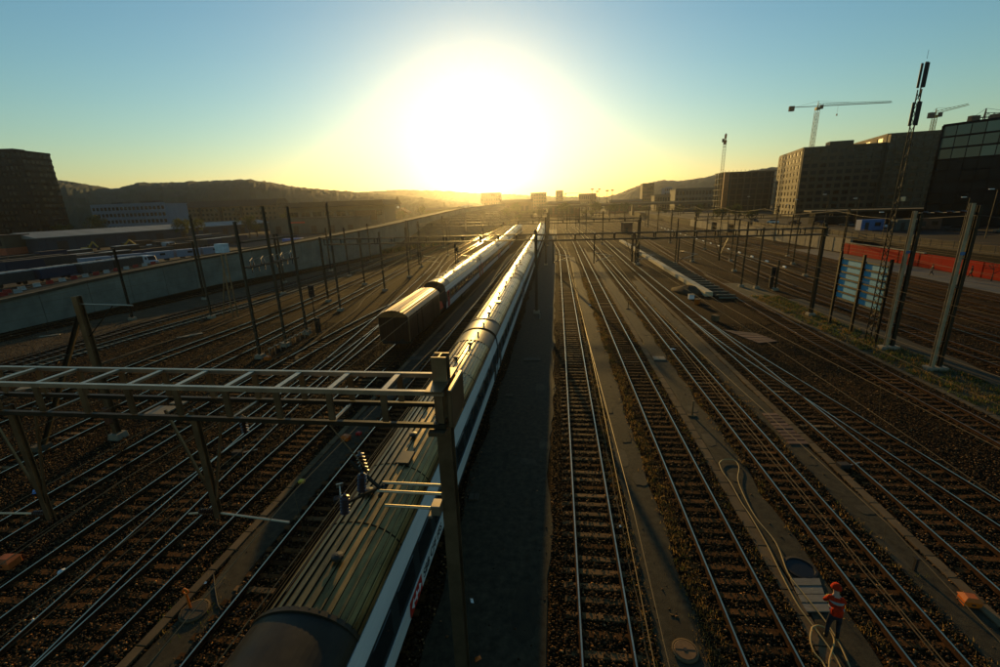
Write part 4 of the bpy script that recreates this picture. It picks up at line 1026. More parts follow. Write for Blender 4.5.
# left background buildings
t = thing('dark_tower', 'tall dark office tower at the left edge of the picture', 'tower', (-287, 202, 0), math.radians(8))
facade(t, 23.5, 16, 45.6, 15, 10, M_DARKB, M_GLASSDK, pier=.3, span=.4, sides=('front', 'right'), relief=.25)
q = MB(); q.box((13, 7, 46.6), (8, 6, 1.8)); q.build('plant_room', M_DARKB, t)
t = thing('white_office', 'pale blue grey office building with three window rows, left background', 'office building', (-296, 262, 0), math.radians(-4))
facade(t, 56, 16, 19.8, 5, 18, M_OFFWHITE, M_GLASSD, pier=.28, span=.5, sides=('front',))
q = MB(); q.box((14, 8, 21.0), (9, 5, 1.8)); q.box((38, 8, 21.2), (12, 5, 2.2)); q.build('roof_plant', M_DKROOF, t)
t = thing('terrace_block', 'long brown housing block under a dark overhanging roof, left background', 'apartment block', (-303, 330, 0), math.radians(-2))
facade(t, 92, 14, 17.5, 5, 24, M_BROWNW, M_GLASSD, pier=.42, span=.5, sides=('front',), relief=.4)
q = MB(); q.prism([(-1.8, 17.9), (15.8, 17.9), (12, 22.5), (2, 22.5)], -1, 93); me = q.mesh('hip_roof', M_DKROOF); me.transform(Matrix(((0, 1, 0, 0), (1, 0, 0, 0), (0, 0, 1, 0), (0, 0, 0, 1)))); me.flip_normals(); link('hip_roof', me, t)
for k in range(5):
    q = MB(); q.box((9+18*k, -.9, 9), (1.6, .8, 17.5)); q.build('stair_bay', M_DKROOF, t)
t = thing('long_shed', 'long low shed with pale metal roof and dark blue wall', 'shed', (-206, 157, 0))
q = MB(); q.box((-9, 75, 2.75), (18, 150, 5.5)); q.build('wall', M_SHEDWALL, t)
q = MB(); q.prism([(.6, 5.5), (.6, 5.8), (-9, 8.0), (-18.6, 5.8), (-18.6, 5.5)], -1, 151); q.build('roof', M_SHEDROOF, t)
for k in range(9):
    q = MB(); q.box((.05, 9+16*k, 2.0), (.12, 4.2, 3.9)); d = q.build('roller_door', M_UNDER, t)
for k in range(25):
    q = MB(); q.box((.03, 3+6*k, 2.7), (.12, .2, 5.4)); q.build('wall_rib', M_SHEDWALL, t)
t = thing('goods_hall', 'goods hall with dark overhanging roof and pale wall beyond the masts', 'warehouse', (-178, 288, 0), math.radians(-3))
q = MB(); q.box((34, 9, 7.4), (68, 18, 14.8)); q.build('wall', mat('pale_grey_wall', (.11, .105, .085), .8, var=.15, scale=.2), t)
q = MB(); q.box((34, 7, 16.6), (74, 25, 3.2), taper=.96); q.build('roof', M_DKROOF, t)
for k in range(8):
    q = MB(); q.box((4+8.5*k, -.06, 10.5), (6.2, .14, 3.0)); w = q.build('window', M_GLASSD, t)
    q = MB(); q.box((4+8.5*k, -.12, 10.5), (.2, .14, 3.0)); q.build('mullion', M_GREYW, w)
q = MB(); q.box((56, -1, 9.0), (14, 1.6, 6)); q.build('open_bay', M_TILE, t)
t = thing('low_warehouse', 'low grey green warehouse with flat roof in front of the goods hall', 'warehouse', (-173, 258, 0), math.radians(-5))
q = MB(); q.box((30, 7, 4.3), (60, 14, 8.6)); q.build('wall', M_GREYW, t)
q = MB(); q.box((30, 7, 8.8), (61, 15, .5)); q.build('roof', M_CONC_D, t)
q = MB(); q.box((19, -.06, 6.3), (11, .14, .9)); q.build('red_sign', M_RED, t)
for k in range(5):
    q = MB(); q.box((6+12*k, -.05, 2.2), (3.4, .12, 4.2)); q.build('gate', M_UNDER, t)
t = thing('workshop', 'small brown workshop with red lower wall at the left edge', 'workshop', (-226, 146, 0), math.radians(10))
q = MB(); q.box((8, 5, 3.6), (16, 10, 7.2)); q.build('wall', M_BROWNW, t)
q = MB(); q.box((8, 4.85, 1.3), (16.1, 10, 2.6)); q.build('red_plinth', mat('brick_red', (.30, .07, .03), .8), t)
q = MB(); q.box((8, 5, 7.35), (17, 11, .4)); q.build('roof', M_DKROOF, t)
for k in range(5):
    q = MB(); q.box((2+3*k, -.06, 4.6), (2.0, .14, 2.2)); q.build('window', M_GLASSD, t)
# houses, church and hazy blocks further off
def house(label, x, y, L, D, h, rh, rz, wall=None, roof=None, group='houses among trees left of the sun'):
    t = thing('house', label, 'house', (x, y, 0), rz, group)
    q = MB(); q.box((0, 0, h/2), (L, D, h)); q.build('wall', wall or M_HOUSE, t)
    q = MB(); q.prism([(-L/2-.5, h), (L/2+.5, h), (0, h+rh)], -D/2-.4, D/2+.4); r = q.build('roof', roof or M_TILE, t)
    q = MB(); q.box((L*.2, 0, h+rh*.75), (1.0, 1.0, rh*.7)); q.build('chimney', M_TILE, r)
    for k in range(int(L//3)):
        for z in np.arange(2.0, h-1, 3.0):
            q = MB(); q.box((-L/2+1.6+3*k, -D/2-.02, z), (1.2, .08, 1.5)); q.build('window', M_GLASSD, t)
    return t
for k, (u, y, L, h, rh, nm) in enumerate(((402, 430, 16, 8, 5, 'broad'), (417, 470, 12, 9, 5, 'tall narrow'), (431, 500, 18, 8, 6, 'wide roofed'), (447, 520, 14, 8, 5, 'small'), (467, 480, 22, 9, 4, 'pale roofed'))):
    x_, _, _ = at_y(u, 210, y); house('%s house with pitched roof among trees left of the sun' % nm, x_, y, L, 12, h, rh, .3*k, roof=M_SHEDROOF if k == 4 else None)
x_, _, _ = at_y(398, 205, 410)
t = thing('church_tower', 'small church tower with pointed roof left of the sun', 'church', (x_, 410, 0), .3)
q = MB(); q.box((0, 0, 8), (5, 5, 16)); q.build('tower', M_HOUSE, t); q = MB(); q.lathe((0, 0, 16), [(3.9, 0), (3.0, 1.5), (.1, 7.5)], 4); q.build('spire', M_DKROOF, t)
q = MB(); q.lathe((0, -2.54, 13.5), [(1.1, 0), (1.1, -.1)], 14, 0, 'y'); q.build('clock_face', M_WHITE, t)
def far_block(label, u0, u1, vtop, y, D, floors, bays, wall, z0=0.0):
    x0, _, zt = at_y(u0, vtop, y); x1, _, _ = at_y(u1, vtop, y)
    t = thing('distant_building', label, 'building', (x0, y, z0), group='hazy buildings on the skyline')
    facade(t, x1-x0, D, zt-z0, floors, bays, wall, M_GLASSD, sides=('front',), relief=.3)
    return t
far_block('hazy flat roofed block left of the sun column', 481, 500, 194, 700, 20, 5, 8, M_TILE)
far_block('brown block with a small tower at the end of the train', 531, 546, 193.5, 640, 18, 6, 6, M_TILE)
far_block('slim hazy tower right of the train end', 556, 563, 191, 760, 14, 9, 4, M_TILE)
far_block('long low hazy building beyond the road bridge', 579, 596, 195, 620, 20, 3, 8, M_HOUSE)
far_block('square hazy block in front of the round hill', 643, 654, 184, 560, 16, 8, 5, M_OFFICE)
far_block('bluish hazy block right of the square block', 665, 672, 188, 520, 16, 6, 4, M_OFFWHITE)
far_block('long low building with a bright roof edge before the hills', 676, 722, 190, 430, 22, 3, 14, M_GREYW, 3.0)
far_block('low pale hall seen between the masts right of the bridge', 655, 670, 196, 430, 16, 2, 6, M_HOUSE, 3.0)
for k, (u0, u1, vt, y, nm) in enumerate(((500, 532, 200, 470, 'long low hazy depot shed behind the train ends'), (548, 580, 201.5, 440, 'low hazy depot shed left of the road bridge'), (425, 462, 208, 400, 'low dark shed behind the far flyover'), (610, 642, 200, 500, 'low hazy hall behind the floodlight masts'))):
    x0, _, zt = at_y(u0, vt, y); x1, _, _ = at_y(u1, vt, y)
    t = thing('depot_shed', nm, 'shed', (x0, y, 0)); w_ = x1-x0
    q = MB(); q.box((w_/2, 7, zt*.42), (w_, 14, zt*.84)); q.build('wall', M_TILE if k % 2 else M_BROWNW, t)
    q = MB(); q.prism([(-.6, zt*.84), (14.6, zt*.84), (7, zt)], -.5, w_+.5); me = q.mesh('roof', M_DKROOF); me.transform(Matrix(((0, 1, 0, 0), (1, 0, 0, 0), (0, 0, 1, 0), (0, 0, 0, 1)))); me.flip_normals(); link('roof', me, t)
    for j in range(max(2, int(w_//5))):
        q = MB(); q.box((2.5+5*j, -.05, zt*.4), (3, .12, zt*.45)); q.build('gate', M_UNDER, t)
# road bridge across the far end of the yard
t = thing('road_bridge', 'dark road bridge crossing the far end of the yard', 'bridge', (-8, 420, 0), math.radians(-3))
q = MB(); q.box((85, 0, 9.3), (190, 9, 1.4)); q.build('deck', M_CONC_D, t)
for s in (-4.4, 4.4):
    q = MB(); q.box((85, s, 10.5), (190, .3, 1.1)); q.build('parapet', M_CONC, t)
for k in range(10):
    q = MB(); q.box((-6+20*k, 0, 4.3), (1.6, 6, 8.7)); q.build('pier', M_CONC_D, t)
# tall lamp masts on the skyline
for k, (u, y, h) in enumerate(((592, 470, 24), (597, 480, 22), (599, 520, 25), (607, 460, 22), (612, 500, 23))):
    x_, _, _ = at_y(u, 200, y)
    t = thing('lamp_mast', '%s of the tall floodlight masts right of the sun' % ['first', 'second', 'third', 'fourth', 'fifth'][k], 'lamp mast', (x_, y, 0), group='floodlight masts on the skyline')
    q = MB(); q.tube([(0, 0, 0), (0, 0, h)], [.28, .16], 8); q.build('pole', M_STEEL_D, t)
    q = MB(); q.box((0, 0, h+.5), (2.8, .9, 1.1)); q.build('lamp_head', M_STEEL_D, t)
# pale retaining wall and red hoarding on the right
t = thing('retaining_wall', 'sunlit pale retaining wall in panels behind the right yard', 'wall', (64.2, 108, 0))
pm = MB().box((0, 0, 1.55), (.5, 5.9, 3.1)).mesh('wall_panel', M_CONC)
for k in range(20):
    if k in (11, 14): continue
    link('wall_panel', pm, t, (-.04*k+random.uniform(-.03, .03), 3+6*k, random.uniform(-.05, .05)))
q = MB(); q.box((.5, 60, 3.25), (1.4, 120, .25)); q.build('coping', M_CONC_D, t)
M_HOARD = mat('red_hoarding', (0.32, 0.008, 0.0015), .9, var=.12, scale=.5, obj_var=.08, spec=.1)
t = thing('red_hoarding', 'bright red panelled hoarding along the right hand walkway', 'hoarding', (63.2, 60, 0))
pm = MB().box((0, 0, 1.15), (.12, 2.42, 2.3)).mesh('panel', M_HOARD)
for k in range(20): link('panel', pm, t, (random.uniform(-.03, .03), 1.25+2.46*k, 0))
q = MB(); q.box((0, 37, 2.42), (.35, 22, .18)); q.build('pale_cap', M_CONC, t)
post_me = MB().box((.12, 0, 1.2), (.12, .12, 2.4)).mesh('post', M_UNDER)
for k in range(21): link('post', post_me, t, (0, 2.46*k, 0))
# parked cars and dark hedge on the terrace
def car(label, x, y, rz, m_, z=3.0):
    t = thing('parked_car', label, 'car', (x, y, z), rz, 'cars parked on the right terrace')
    q = MB(); q.prism([(-2.1, .3), (2.1, .3), (2.15, .75), (1.25, .9), (-1.9, .95), (-2.15, .7)], -.85, .85); q.build('body', m_, t, bevel=.05)
    q = MB(); q.prism([(-1.5, .93), (1.1, .9), (.45, 1.42), (-1.1, 1.44)], -.74, .74); q.build('cabin', M_GLASSD, t, bevel=.05)
    for sy in (-.82, .82):
        for wx in (-1.35, 1.35): q = MB(); q.lathe((wx, sy-.09, .31), [(.18, 0), (.31, .02), (.31, .16), (.18, .18)], 12, 0, 'y'); q.build('wheel', M_BLACK, t)
for k in range(12): car('%s car from the left parked along the right terrace' % ORD[k], 72+k*3.1, 196-k*9.0, math.radians(100+random.uniform(-6, 6)), [M_UNDER, M_GREYW, M_COACHWHITE, M_TILE][k % 4])
t = thing('terrace_fence', 'dark slatted fence along the edge of the right terrace', 'fence', (67.2, 62, 3.0))
fm = MB().box((0, 0, .65), (.08, 2.3, 1.3)).mesh('fence_panel', M_UNDER)
for k in range(60): link('fence_panel', fm, t, (0, 2.5*k, 0))
t = thing('platform_canopy', 'long low dark canopy building on the terrace before the office block', 'canopy', (86, 168, 3.0), math.radians(-14))
q = MB(); q.box((22, 0, 2.0), (44, 7, 4)); q.build('wall', M_DARKB, t); q = MB(); q.box((22, 0, 4.3), (47, 10, .5)); q.build('roof', M_CONC_D, t)
for k in range(9): q = MB(); q.box((2.5+4.8*k, -3.53, 2.0), (3.0, .1, 2.2)); q.build('window', M_GLASSD, t)
# street lamps on the terrace
for k, (u, v, y) in enumerate(((752, 197, 190), (800, 200, 180), (829, 195, 150), (860, 199, 140), (887, 213, 118), (970, 198, 112), (790, 205, 205), (998, 190, 105))):
    x_, _, z_ = at_y(u, v, y)
    t = thing('street_lamp', 'street lamp with bright small head on the right terrace, %s from left' % ['first', 'second', 'third', 'fourth', 'fifth', 'sixth', 'seventh', 'eighth'][k], 'street lamp', (x_, y, 3.0), group='street lamps on the right terrace')
    hh = max(4.0, z_-3.0)
    q = MB(); q.tube([(0, 0, 0), (0, 0, hh), (-.9, 0, hh+.25)], [.09, .06, .05], 8); q.build('pole', M_STEEL_D, t)
    q = MB(); q.box((-1.2, 0, hh+.22), (.9, .34, .16)); q.build('lamp_head', M_WHITE, t, bevel=.03)
# blue site cabins and low walls on the terrace
for k, (x_, y_, lb, m_) in enumerate(((84, 135, 'blue site cabin under the office block', mat('cabin_blue', (.03, .09, .22), .6)), (90, 131, 'grey site cabin beside the blue one', M_GREYW), (97, 134, 'dark red site cabin on the right terrace', M_TILE))):
    t = thing('site_cabin', lb, 'cabin', (x_, y_, 3.0)); q = MB(); q.box((0, 0, 1.4), (5.6, 2.4, 2.8)); q.build('wall', m_, t, bevel=.05)
    q = MB(); q.box((1.2, -1.22, 1.6), (1.4, .08, 1.0)); q.build('window', M_GLASSD, t); q = MB(); q.box((-1.4, -1.22, 1.1), (.9, .08, 2.0)); q.build('door', M_UNDER, t)
# retaining wall along the street behind the hoarding
q = MB(); q.box((66.3, 75, 1.6), (.5, 64, 3.3)); tw = q.build('terrace_wall', M_CONC_D); tag(tw, 'dark terrace wall behind the red hoarding', 'wall')

# ------------------------------------------------------------------ trees
def tree_mesh(seed, h, r, n, cols, trunk_h=.35):
    rg = random.Random(seed); V = []; F = []; C_ = []
    cl = [(rg.gauss(0, .42)*r, rg.gauss(0, .42)*r, h*(trunk_h+.1+(1-trunk_h-.12)*rg.random()**.8), r*rg.uniform(.22, .42)) for _ in range(26)]
    for i in range(n):
        cx, cy, cz, cr = rg.choice(cl); d = Vector((rg.gauss(0, 1), rg.gauss(0, 1), rg.gauss(0, .8))).normalized()*cr*rg.random()**.4
        p = Vector((cx, cy, cz))+d; s = r*rg.uniform(.035, .08)
        a = Vector((rg.gauss(0, 1), rg.gauss(0, 1), rg.gauss(0, 1))).normalized(); b = a.orthogonal().normalized(); c_ = a.cross(b)
        k = len(V); V += [tuple(p+b*s), tuple(p+c_*s*.8), tuple(p-b*s), tuple(p-c_*s*.8)]; F.append((k, k+1, k+2, k+3))
        q = rg.choice(cols); e = rg.uniform(.6, 1.4); C_ += [(q[0]*e, q[1]*e, q[2]*e, 1)]*4
    me = bpy.data.meshes.new('crown'); me.from_pydata(V, [], F); set_tint(me, C_); me.materials.append(M_GRASS); me.update()
    tk = MB(); tk.tube([(0, 0, -.1), (r*.03, 0, h*.3), (0, r*.04, h*.62)], [r*.09, r*.065, r*.03], 7)
    for k in range(7):
        a = k*.9+rg.random(); z = h*(.28+.05*k); tk.tube([(0, 0, z), (math.cos(a)*r*.4, math.sin(a)*r*.4, z+h*.14), (math.cos(a)*r*.62, math.sin(a)*r*.62, z+h*.26)], [r*.035, r*.022, r*.008], 5)
    return me, tk.mesh('trunk', mat('bark', (.035, .025, .017), .9))
FOL = [(.035, .05, .013), (.05, .06, .017), (.025, .04, .012), (.07, .06, .02)]
TREES = [tree_mesh(1, 9, 3.6, 1700, FOL), tree_mesh(2, 12, 4.2, 1900, FOL), tree_mesh(3, 6, 3.2, 1400, FOL)]
def tree(label, x, y, k, s, group, z=0.0):
    t = thing('tree', label, 'tree', (x, y, z), random.uniform(0, 6), group); t.scale = (s, s, s)
    link('crown', TREES[k][0], t); link('trunk', TREES[k][1], t); return t
spots = []
for k in range(10): spots.append(('dark tree beside the pale office on the far left', random.uniform(-330, -232), random.uniform(185, 250), 'dark trees far left'))
for k in range(9): spots.append(('leafy tree among the houses left of the sun', *(lambda u, y: (at_y(u, 205, y)[0], y))(random.uniform(385, 470), random.uniform(330, 460)), 'trees among the houses left of the sun'))
for k in range(9): spots.append(('tree behind the goods hall on the left skyline', *(lambda u, y: (at_y(u, 205, y)[0], y))(random.uniform(285, 390), random.uniform(310, 345)), 'trees behind the goods hall'))
for k in range(34): spots.append(('small hazy tree beyond the ends of the trains', *(lambda u, y: (at_y(u, 205, y)[0], y))(random.uniform(455, 640), random.uniform(330, 600)), 'hazy trees beyond the trains'))
for k in range(16): spots.append(('hazy tree near the far road bridge', random.uniform(-20, 170), random.uniform(430, 560), 'hazy trees near the road bridge'))
for k in range(7): spots.append(('bushy tree at the foot of the long shed', random.uniform(-190, -150), random.uniform(200, 300), 'bushy trees by the long shed'))
for k in range(10): spots.append(('shrubby tree along the right terrace edge', random.uniform(67, 76), random.uniform(150, 330), 'shrubby trees along the right terrace'))
from collections import Counter
cnt = Counter(); spots.sort(key=lambda s: s[1]/s[2])
for lb, x_, y_, gr in spots:
    lb = '%s, %s from the left' % (lb, ORD[cnt[gr]]); cnt[gr] += 1
    tree(lb, x_, y_, random.randrange(3), random.uniform(.8, 1.25)*(.5 if 'terrace' in gr else 1), gr, 2.9 if 'terrace' in gr else 0)
bt = MB(); rg = random.Random(5)
def branch(p, d, l, r, n):
    e = p+d*l; bt.tube([p, e], [r, r*.65], 5, cap=False)
    if n:
        for _ in range(3):
            dd = (d+Vector((rg.gauss(0, .5), rg.gauss(0, .5), rg.gauss(.1, .35)))).normalized(); branch(e, dd, l*.72, r*.6, n-1)
branch(Vector((0, 0, 0)), Vector((0, 0, 1)), 1.1, .09, 4)
t = thing('bare_tree', 'dark bare branched little tree in front of the red hoarding', 'tree', (61.9, 71.5, 0)); bt.build('branches', M_UNDER, t)

# ------------------------------------------------------------------ left yard behind the wall
M_CONT = [mat('container_dark', (.035, .032, .03), .7, var=.3), mat('container_blue', (.012, .02, .04), .7, var=.2), mat('container_pale', (.32, .30, .26), .6, var=.2)]
for k in range(6):
    y0 = 55+k*8.2; x_ = -106.5-.9*math.sin(k)
    t = thing('goods_wagon', 'low dark goods wagon with patched pale roof, %s in the left yard row' % ['first', 'second', 'third', 'fourth', 'fifth', 'sixth'][k], 'goods wagon', (x_-.32*k, y0, 0), 0.03, 'goods wagons in the left yard')
    q = MB(); q.box((0, 3.8, 1.9), (2.7, 7.5, 2.0)); q.build('body', M_CONT[0] if k % 3 else M_CONT[1], t, bevel=.03)
    rm = None
    for j in range(5):
        q = MB(); q.box((0, .75+1.5*j, 3.0), (2.5, 1.05 if j % 2 else 1.3, .22), taper=.9); q.build('roof_panel', M_CONT[2], t)
    q = MB(); wheelset(q, 1.6, .42); wheelset(q, 5.9, .42); q.build('wheelsets', M_UNDER, t)
for row, (xr, y0, n, sl) in enumerate(((-133, 92, 11, -.9), (-146, 100, 11, -1.0), (-166, 108, 12, -.6))):
    for k in range(n):
        y = y0+k*9.0; x_ = xr+sl*k*.9
        if row == 2 and 140 < y < 160: continue
        t = thing('goods_wagon', '%s dark goods wagon from the front in the %s long row before the shed' % (ORD[k], ['near', 'middle', 'rear'][row]), 'goods wagon', (x_, y, 0), math.atan2(-sl*.9, 9.0)*-1, 'dark goods wagons before the long shed')
        hh = random.choice([1.1, 1.6, 2.1, 2.1])
        q = MB(); q.box((0, 4.1, 1.1+hh/2), (2.7, 8.0, hh)); q.build('body', random.choice([M_CONT[0], M_UNDER, M_CONT[0], M_CONT[1], mat('rust_wagon', (.05, .022, .01), .8, var=.3)]), t, bevel=.04)
        q = MB(); q.box((0, 4.1, 1.16+hh), (2.5, 7.8, .12)); q.build('roof', M_UNDER if random.random() < .7 else M_CONT[2], t)
        q = MB(); wheelset(q, 1.7, .42); wheelset(q, 6.4, .42); q.build('wheelsets', M_UNDER, t)
BAR = MB(); BAR.prism([(-.28, 0), (.28, 0), (.22, .12), (.11, .25), (.09, .85), (-.09, .85), (-.11, .25), (-.22, .12)], -.72, .72); 
BR = BAR.mesh('barrier_red', mat('barrier_red', (.22, .018, .01), .6), bevel=.01); BW = BAR.mesh('barrier_white', mat('barrier_pale', (.30, .29, .26), .6), bevel=.01)
k = 0
for row, (off, y0, y1, n) in enumerate(((-7.3, 38, 51, 9), (-8.7, 37, 52.5, 10), (-8.9, 54.5, 73, 12))):
    for i in range(n):
        a = i/(n-1); yb = y0+(y1-y0)*a; xb = float(wf(yb))+off; zb = float(np.interp(yb, *zip(*WTOP)))-.9
        o = link('traffic_barrier', BR if (i+row) % 2 else BW, None, (xb, yb, zb), -math.atan2(float(wf(yb+1)-wf(yb-1)), 2)); o.scale = (.62, .62, .62)
        tag(o, '%s plastic traffic barrier on the ramp, %s in the %s red and white row' % ('red' if (i+row) % 2 else 'white', ORD[i], ['front', 'second', 'far'][row]), 'barrier', 'red and white barriers behind the wall')
for k in range(5):
    y0 = 100+k*6.6; x_ = -120.5+k*3.0
    t = thing('tarpaulin_trailer', 'white sided trailer parked behind the wall, %s in the row' % ['first', 'second', 'third', 'fourth', 'fifth'][k], 'trailer', (x_, y0, 0), math.radians(-25), 'white trailers behind the wall')
    q = MB(); q.box((0, 3, 1.95), (2.4, 6.4, 2.1)); q.build('box', mat('trailer_white', (.17, .19, .24), .6, var=.1), t, bevel=.05)
    q = MB(); q.box((1.21, 3.4, 2.2), (.06, 1.3, .6)); q.build('dark_patch', M_BLACK, t)
    q = MB(); wheelset(q, 1.6, .4); wheelset(q, 4.6, .4); q.build('wheels', M_UNDER, t)
def van(label, x, y, rz, s=1.0):
    t = thing('delivery_van', label, 'van', (x, y, 0), rz); t.scale = (s, s, s)
    M_VAN = mat('van_white', (.30, .32, .34), .5, var=.1)
    q = MB(); q.prism([(-2.6, .45), (2.5, .45), (2.6, 1.1), (1.75, 1.25), (1.2, 2.3), (-2.55, 2.35)], -.95, .95); q.build('body', M_VAN, t, bevel=.05)
    q = MB(); q.prism([(1.72, 1.3), (1.78, 1.3), (1.28, 2.22), (1.22, 2.22)], -.82, .82); q.build('windscreen', M_GLASSD, t)
    for sy in (-.965, .965):
        q = MB(); q.box((.85, sy, 1.75), (.9, .03, .6)); q.build('side_window', M_GLASSD, t)
        for wx in (-1.6, 1.6):
            q = MB(); q.lathe((wx, sy*.9-.1, .36), [(.2, 0), (.36, .02), (.36, .2), (.2, .22)], 14, 0, 'y'); q.build('wheel', M_BLACK, t)
    return t
van('white delivery van parked behind the concrete wall', -110, 109, math.radians(-20), 1.1)
van('small white van in front of the long shed', -147, 156, math.radians(-15), 1.3)
van('pale van beside the small white van near the shed', -155, 158, math.radians(60), 1.0)
for k, (x_, y_) in enumerate(((-176, 150), (-168, 156))):
    t = thing('excavator', '%s excavator parked by the shed wall' % ['yellow', 'muddy yellow'][k], 'excavator', (x_, y_, 0), .4*k)
    q = MB(); q.box((0, -.9, .45), (3.6, .5, .9)); q.box((0, .9, .45), (3.6, .5, .9)); q.build('tracks', M_UNDER, t, bevel=.1)
    q = MB(); q.box((-.3, 0, 1.6), (2.8, 2.2, 1.2)); q.build('house', mat('digger_yellow', (.32, .19, .03), .6), t, bevel=.1)
    q = MB(); q.box((.7, .5, 2.6), (1.2, 1.0, 1.3)); q.build('cab', M_GLASSD, t, bevel=.08)
    q = MB(); q.bar((1, -.4, 1.8), (3.4, -.4, 4.2), .35, .5); q.bar((3.4, -.4, 4.2), (5.2, -.4, 2.2), .3, .4); q.build('boom', MATS['digger_yellow'], t)
    q = MB(); q.box((5.2, -.4, 1.6), (.7, .9, .9), taper=.7); q.build('bucket', M_UNDER, t)
t = thing('blue_container', 'small blue skip container above the wall beside the masts', 'container', (-85, 138, 0), .2); q = MB(); q.box((0, 0, 2.2), (6, 2.6, 4.4)); q.build('box', mat('skip_blue', (.02, .08, .28), .6), t, bevel=.05); q = MB(); q.box((0, -1.32, 2.2), (.2, .06, 4.2)); q.build('door_seam', M_UNDER, t)

# ------------------------------------------------------------------ small things between the tracks
def manhole(label, x, y, r, m_):
    t = thing('manhole', label, 'manhole', (x, y, .02))
    q = MB(); q.lathe((0, 0, 0), [(r*1.14, 0), (r*1.14, .06), (r*1.0, .075), (r*.98, .04)], 32); q.build('ring', M_TROUGH, t)
    q = MB(); q.lathe((0, 0, .02), [(r*.96, 0), (r*.96, .045), (r*.9, .055)], 32); l_ = q.build('cover', m_, t)
    q = MB(); q.lathe((0, 0, .075), [(.06, 0), (.06, .012)], 10); q.build('lifting_hole', M_BLACK, l_)
    q = MB(); q.box((0, 0, .079), (r*1.7, .02, .006)); q.build('joint', M_BLACK, l_)
    return t
x_, y_ = G(195, 612); manhole('round concrete manhole cover on the left walkway by the orange hook', x_, y_, .40, M_CONC_D)
x_, y_ = G(685, 652); manhole('round rusty manhole cover on the walkway at the bottom edge', x_, y_, .33, mat('rusty_cover', (.16, .085, .035), .7, .2, var=.4, scale=6))
def slab(label, u, v, lx, ly, m_=None, z=.06, rz=0.0):
    x_, y_ = G(u, v); t = thing('concrete_slab', label, 'slab', (x_, y_, z), rz)
    q = MB(); q.box((-lx/4-.004, 0, 0), (lx/2-.015, ly, .1)); q.build('half', m_ or M_CONC, t, bevel=.01)
    q = MB(); q.box((lx/4+.004, 0, .004), (lx/2-.015, ly, .1)); q.build('half', m_ or M_CONC, t, bevel=.01)
    return t
slab('large pale concrete slab lying below the front gantry beam', 160, 412, 1.6, 1.5)
slab('small pale concrete slab behind the large one under the gantry', 181, 402.5, 1.1, .8)
slab('faint grey slab set in the broad asphalt strip', 532, 360, 1.4, .7, M_CONC_D, .045)
slab('small grey slab by the train side on the asphalt strip', 509, 396, .5, .45, M_CONC_D, .045)
slab('dull slab on the walkway left of the silver train', 416, 359, 1.2, .9, M_CONC_D, .045)
slab('pale striped slab on the walkway beside the brown trough', 659, 359, .95, .85, M_CONC, .05)
slab('grey slab at the train foot near the front post', 474, 498, .45, .45, M_CONC_D, .045)
slab('pale slab beside the far mast footing on the left', 190, 336, 2.4, .5, M_CONC, .05, .9)
slab('pale slab on the sandy strip below the wall', 50, 336, 1.8, .4, M_CONC, .05, .6)
slab('pale slab under the beam on the left edge', 30, 388, 1.5, .8, M_CONC, .05, .5)
# worn plank pads
def planks(label, pts, n, m_, z=.075, gap=.03, along_x=True):
    """boards laid in a quadrilateral whose corners are ground points: far-left, far-right, near-right, near-left"""
    a, b, c, d = [Vector((*p_, 0)) for p_ in pts]; o = (a+b+c+d)/4; t = thing('plank_pad', label, 'plank pad', (o.x, o.y, 0))
    for i in range(n):
        s0, s1 = i/n, (i+1)/n-gap; l0, l1 = a.lerp(d, s0), a.lerp(d, s1); r0, r1 = b.lerp(c, s0), b.lerp(c, s1); zz = z+random.uniform(-.012, .012)
        q = MB(); V = [v_-o for v_ in (l0, r0, r1, l1)]
        q.add([(v_.x, v_.y, zz-.07) for v_ in V]+[(v_.x, v_.y, zz) for v_ in V], [(0, 1, 2, 3), (7, 6, 5, 4), (0, 4, 5, 1), (1, 5, 6, 2), (2, 6, 7, 3), (3, 7, 4, 0)])
        q.build('plank', m_, t)
    return t
M_PLANK = mat('grey_plank', (.17, .145, .105), .8, var=.3, scale=4, obj_var=.2, stretch=(1, 8, 8)); M_PLANKR = mat('red_plank', (.12, .06, .035), .8, var=.4, scale=3, obj_var=.35, stretch=(1, 8, 8))
planks('pale grey plank platform where the orange worker stands', [G(790, 580), G(819, 580), G(830, 614), G(806, 614)], 4, M_PLANK)
planks('worn reddish plank crossing on the walkway right of the third track', [G(762, 414), G(777, 414), G(811, 446), G(790, 446)], 9, M_PLANKR)
planks('broad brown plank ramp ending beside the stored sleepers', [G(722, 330), G(757, 334), G(778, 342), G(760, 344)], 5, M_PLANKR)
# open cable pit beside the planks
x_, y_ = G(800, 569); t = thing('cable_pit', 'dark open cable pit with water glints above the plank platform', 'pit', (x_, y_, .03))
q = MB(); q.lathe((0, 0, 0), [(.52, 0), (.52, .05), (.44, .06), (.42, .01)], 24); q.build('rim', M_UNDER, t); q = MB(); q.lathe((0, 0, .01), [(.42, 0), (.42, .012)], 24); q.build('water', glass_mat('pit_water', (.006, .006, .006), .35, .15), t)
# marker posts
def marker(label, u, v, h, m_, base=True):
    x_, y_ = G(u, v); t = thing('marker_post', label, 'post', (x_, y_, 0)); q = MB(); q.box((0, 0, h/2), (.09, .09, h), taper=.9); q.build('post', m_, t)
    if base: q = MB(); q.box((0, 0, .05), (.5, .28, .08)); q.build('base_plate', M_TROUGH, t, bevel=.01)
    q = MB(); q.box((0, 0, h+.03), (.14, .14, .06)); q.build('cap', m_, t)
    return t
marker('short post on a base plate beside the brown trough', 692, 416, .95, M_TROUGH)
marker('small post on the walkway near the far slab', 628, 309, .9, M_TROUGH)
marker('stub post at the foot of the central mast', 540, 320, .7, M_CONC)
marker('small dark post on the cable line near the orange box', 914, 571, .5, M_UNDER, False)
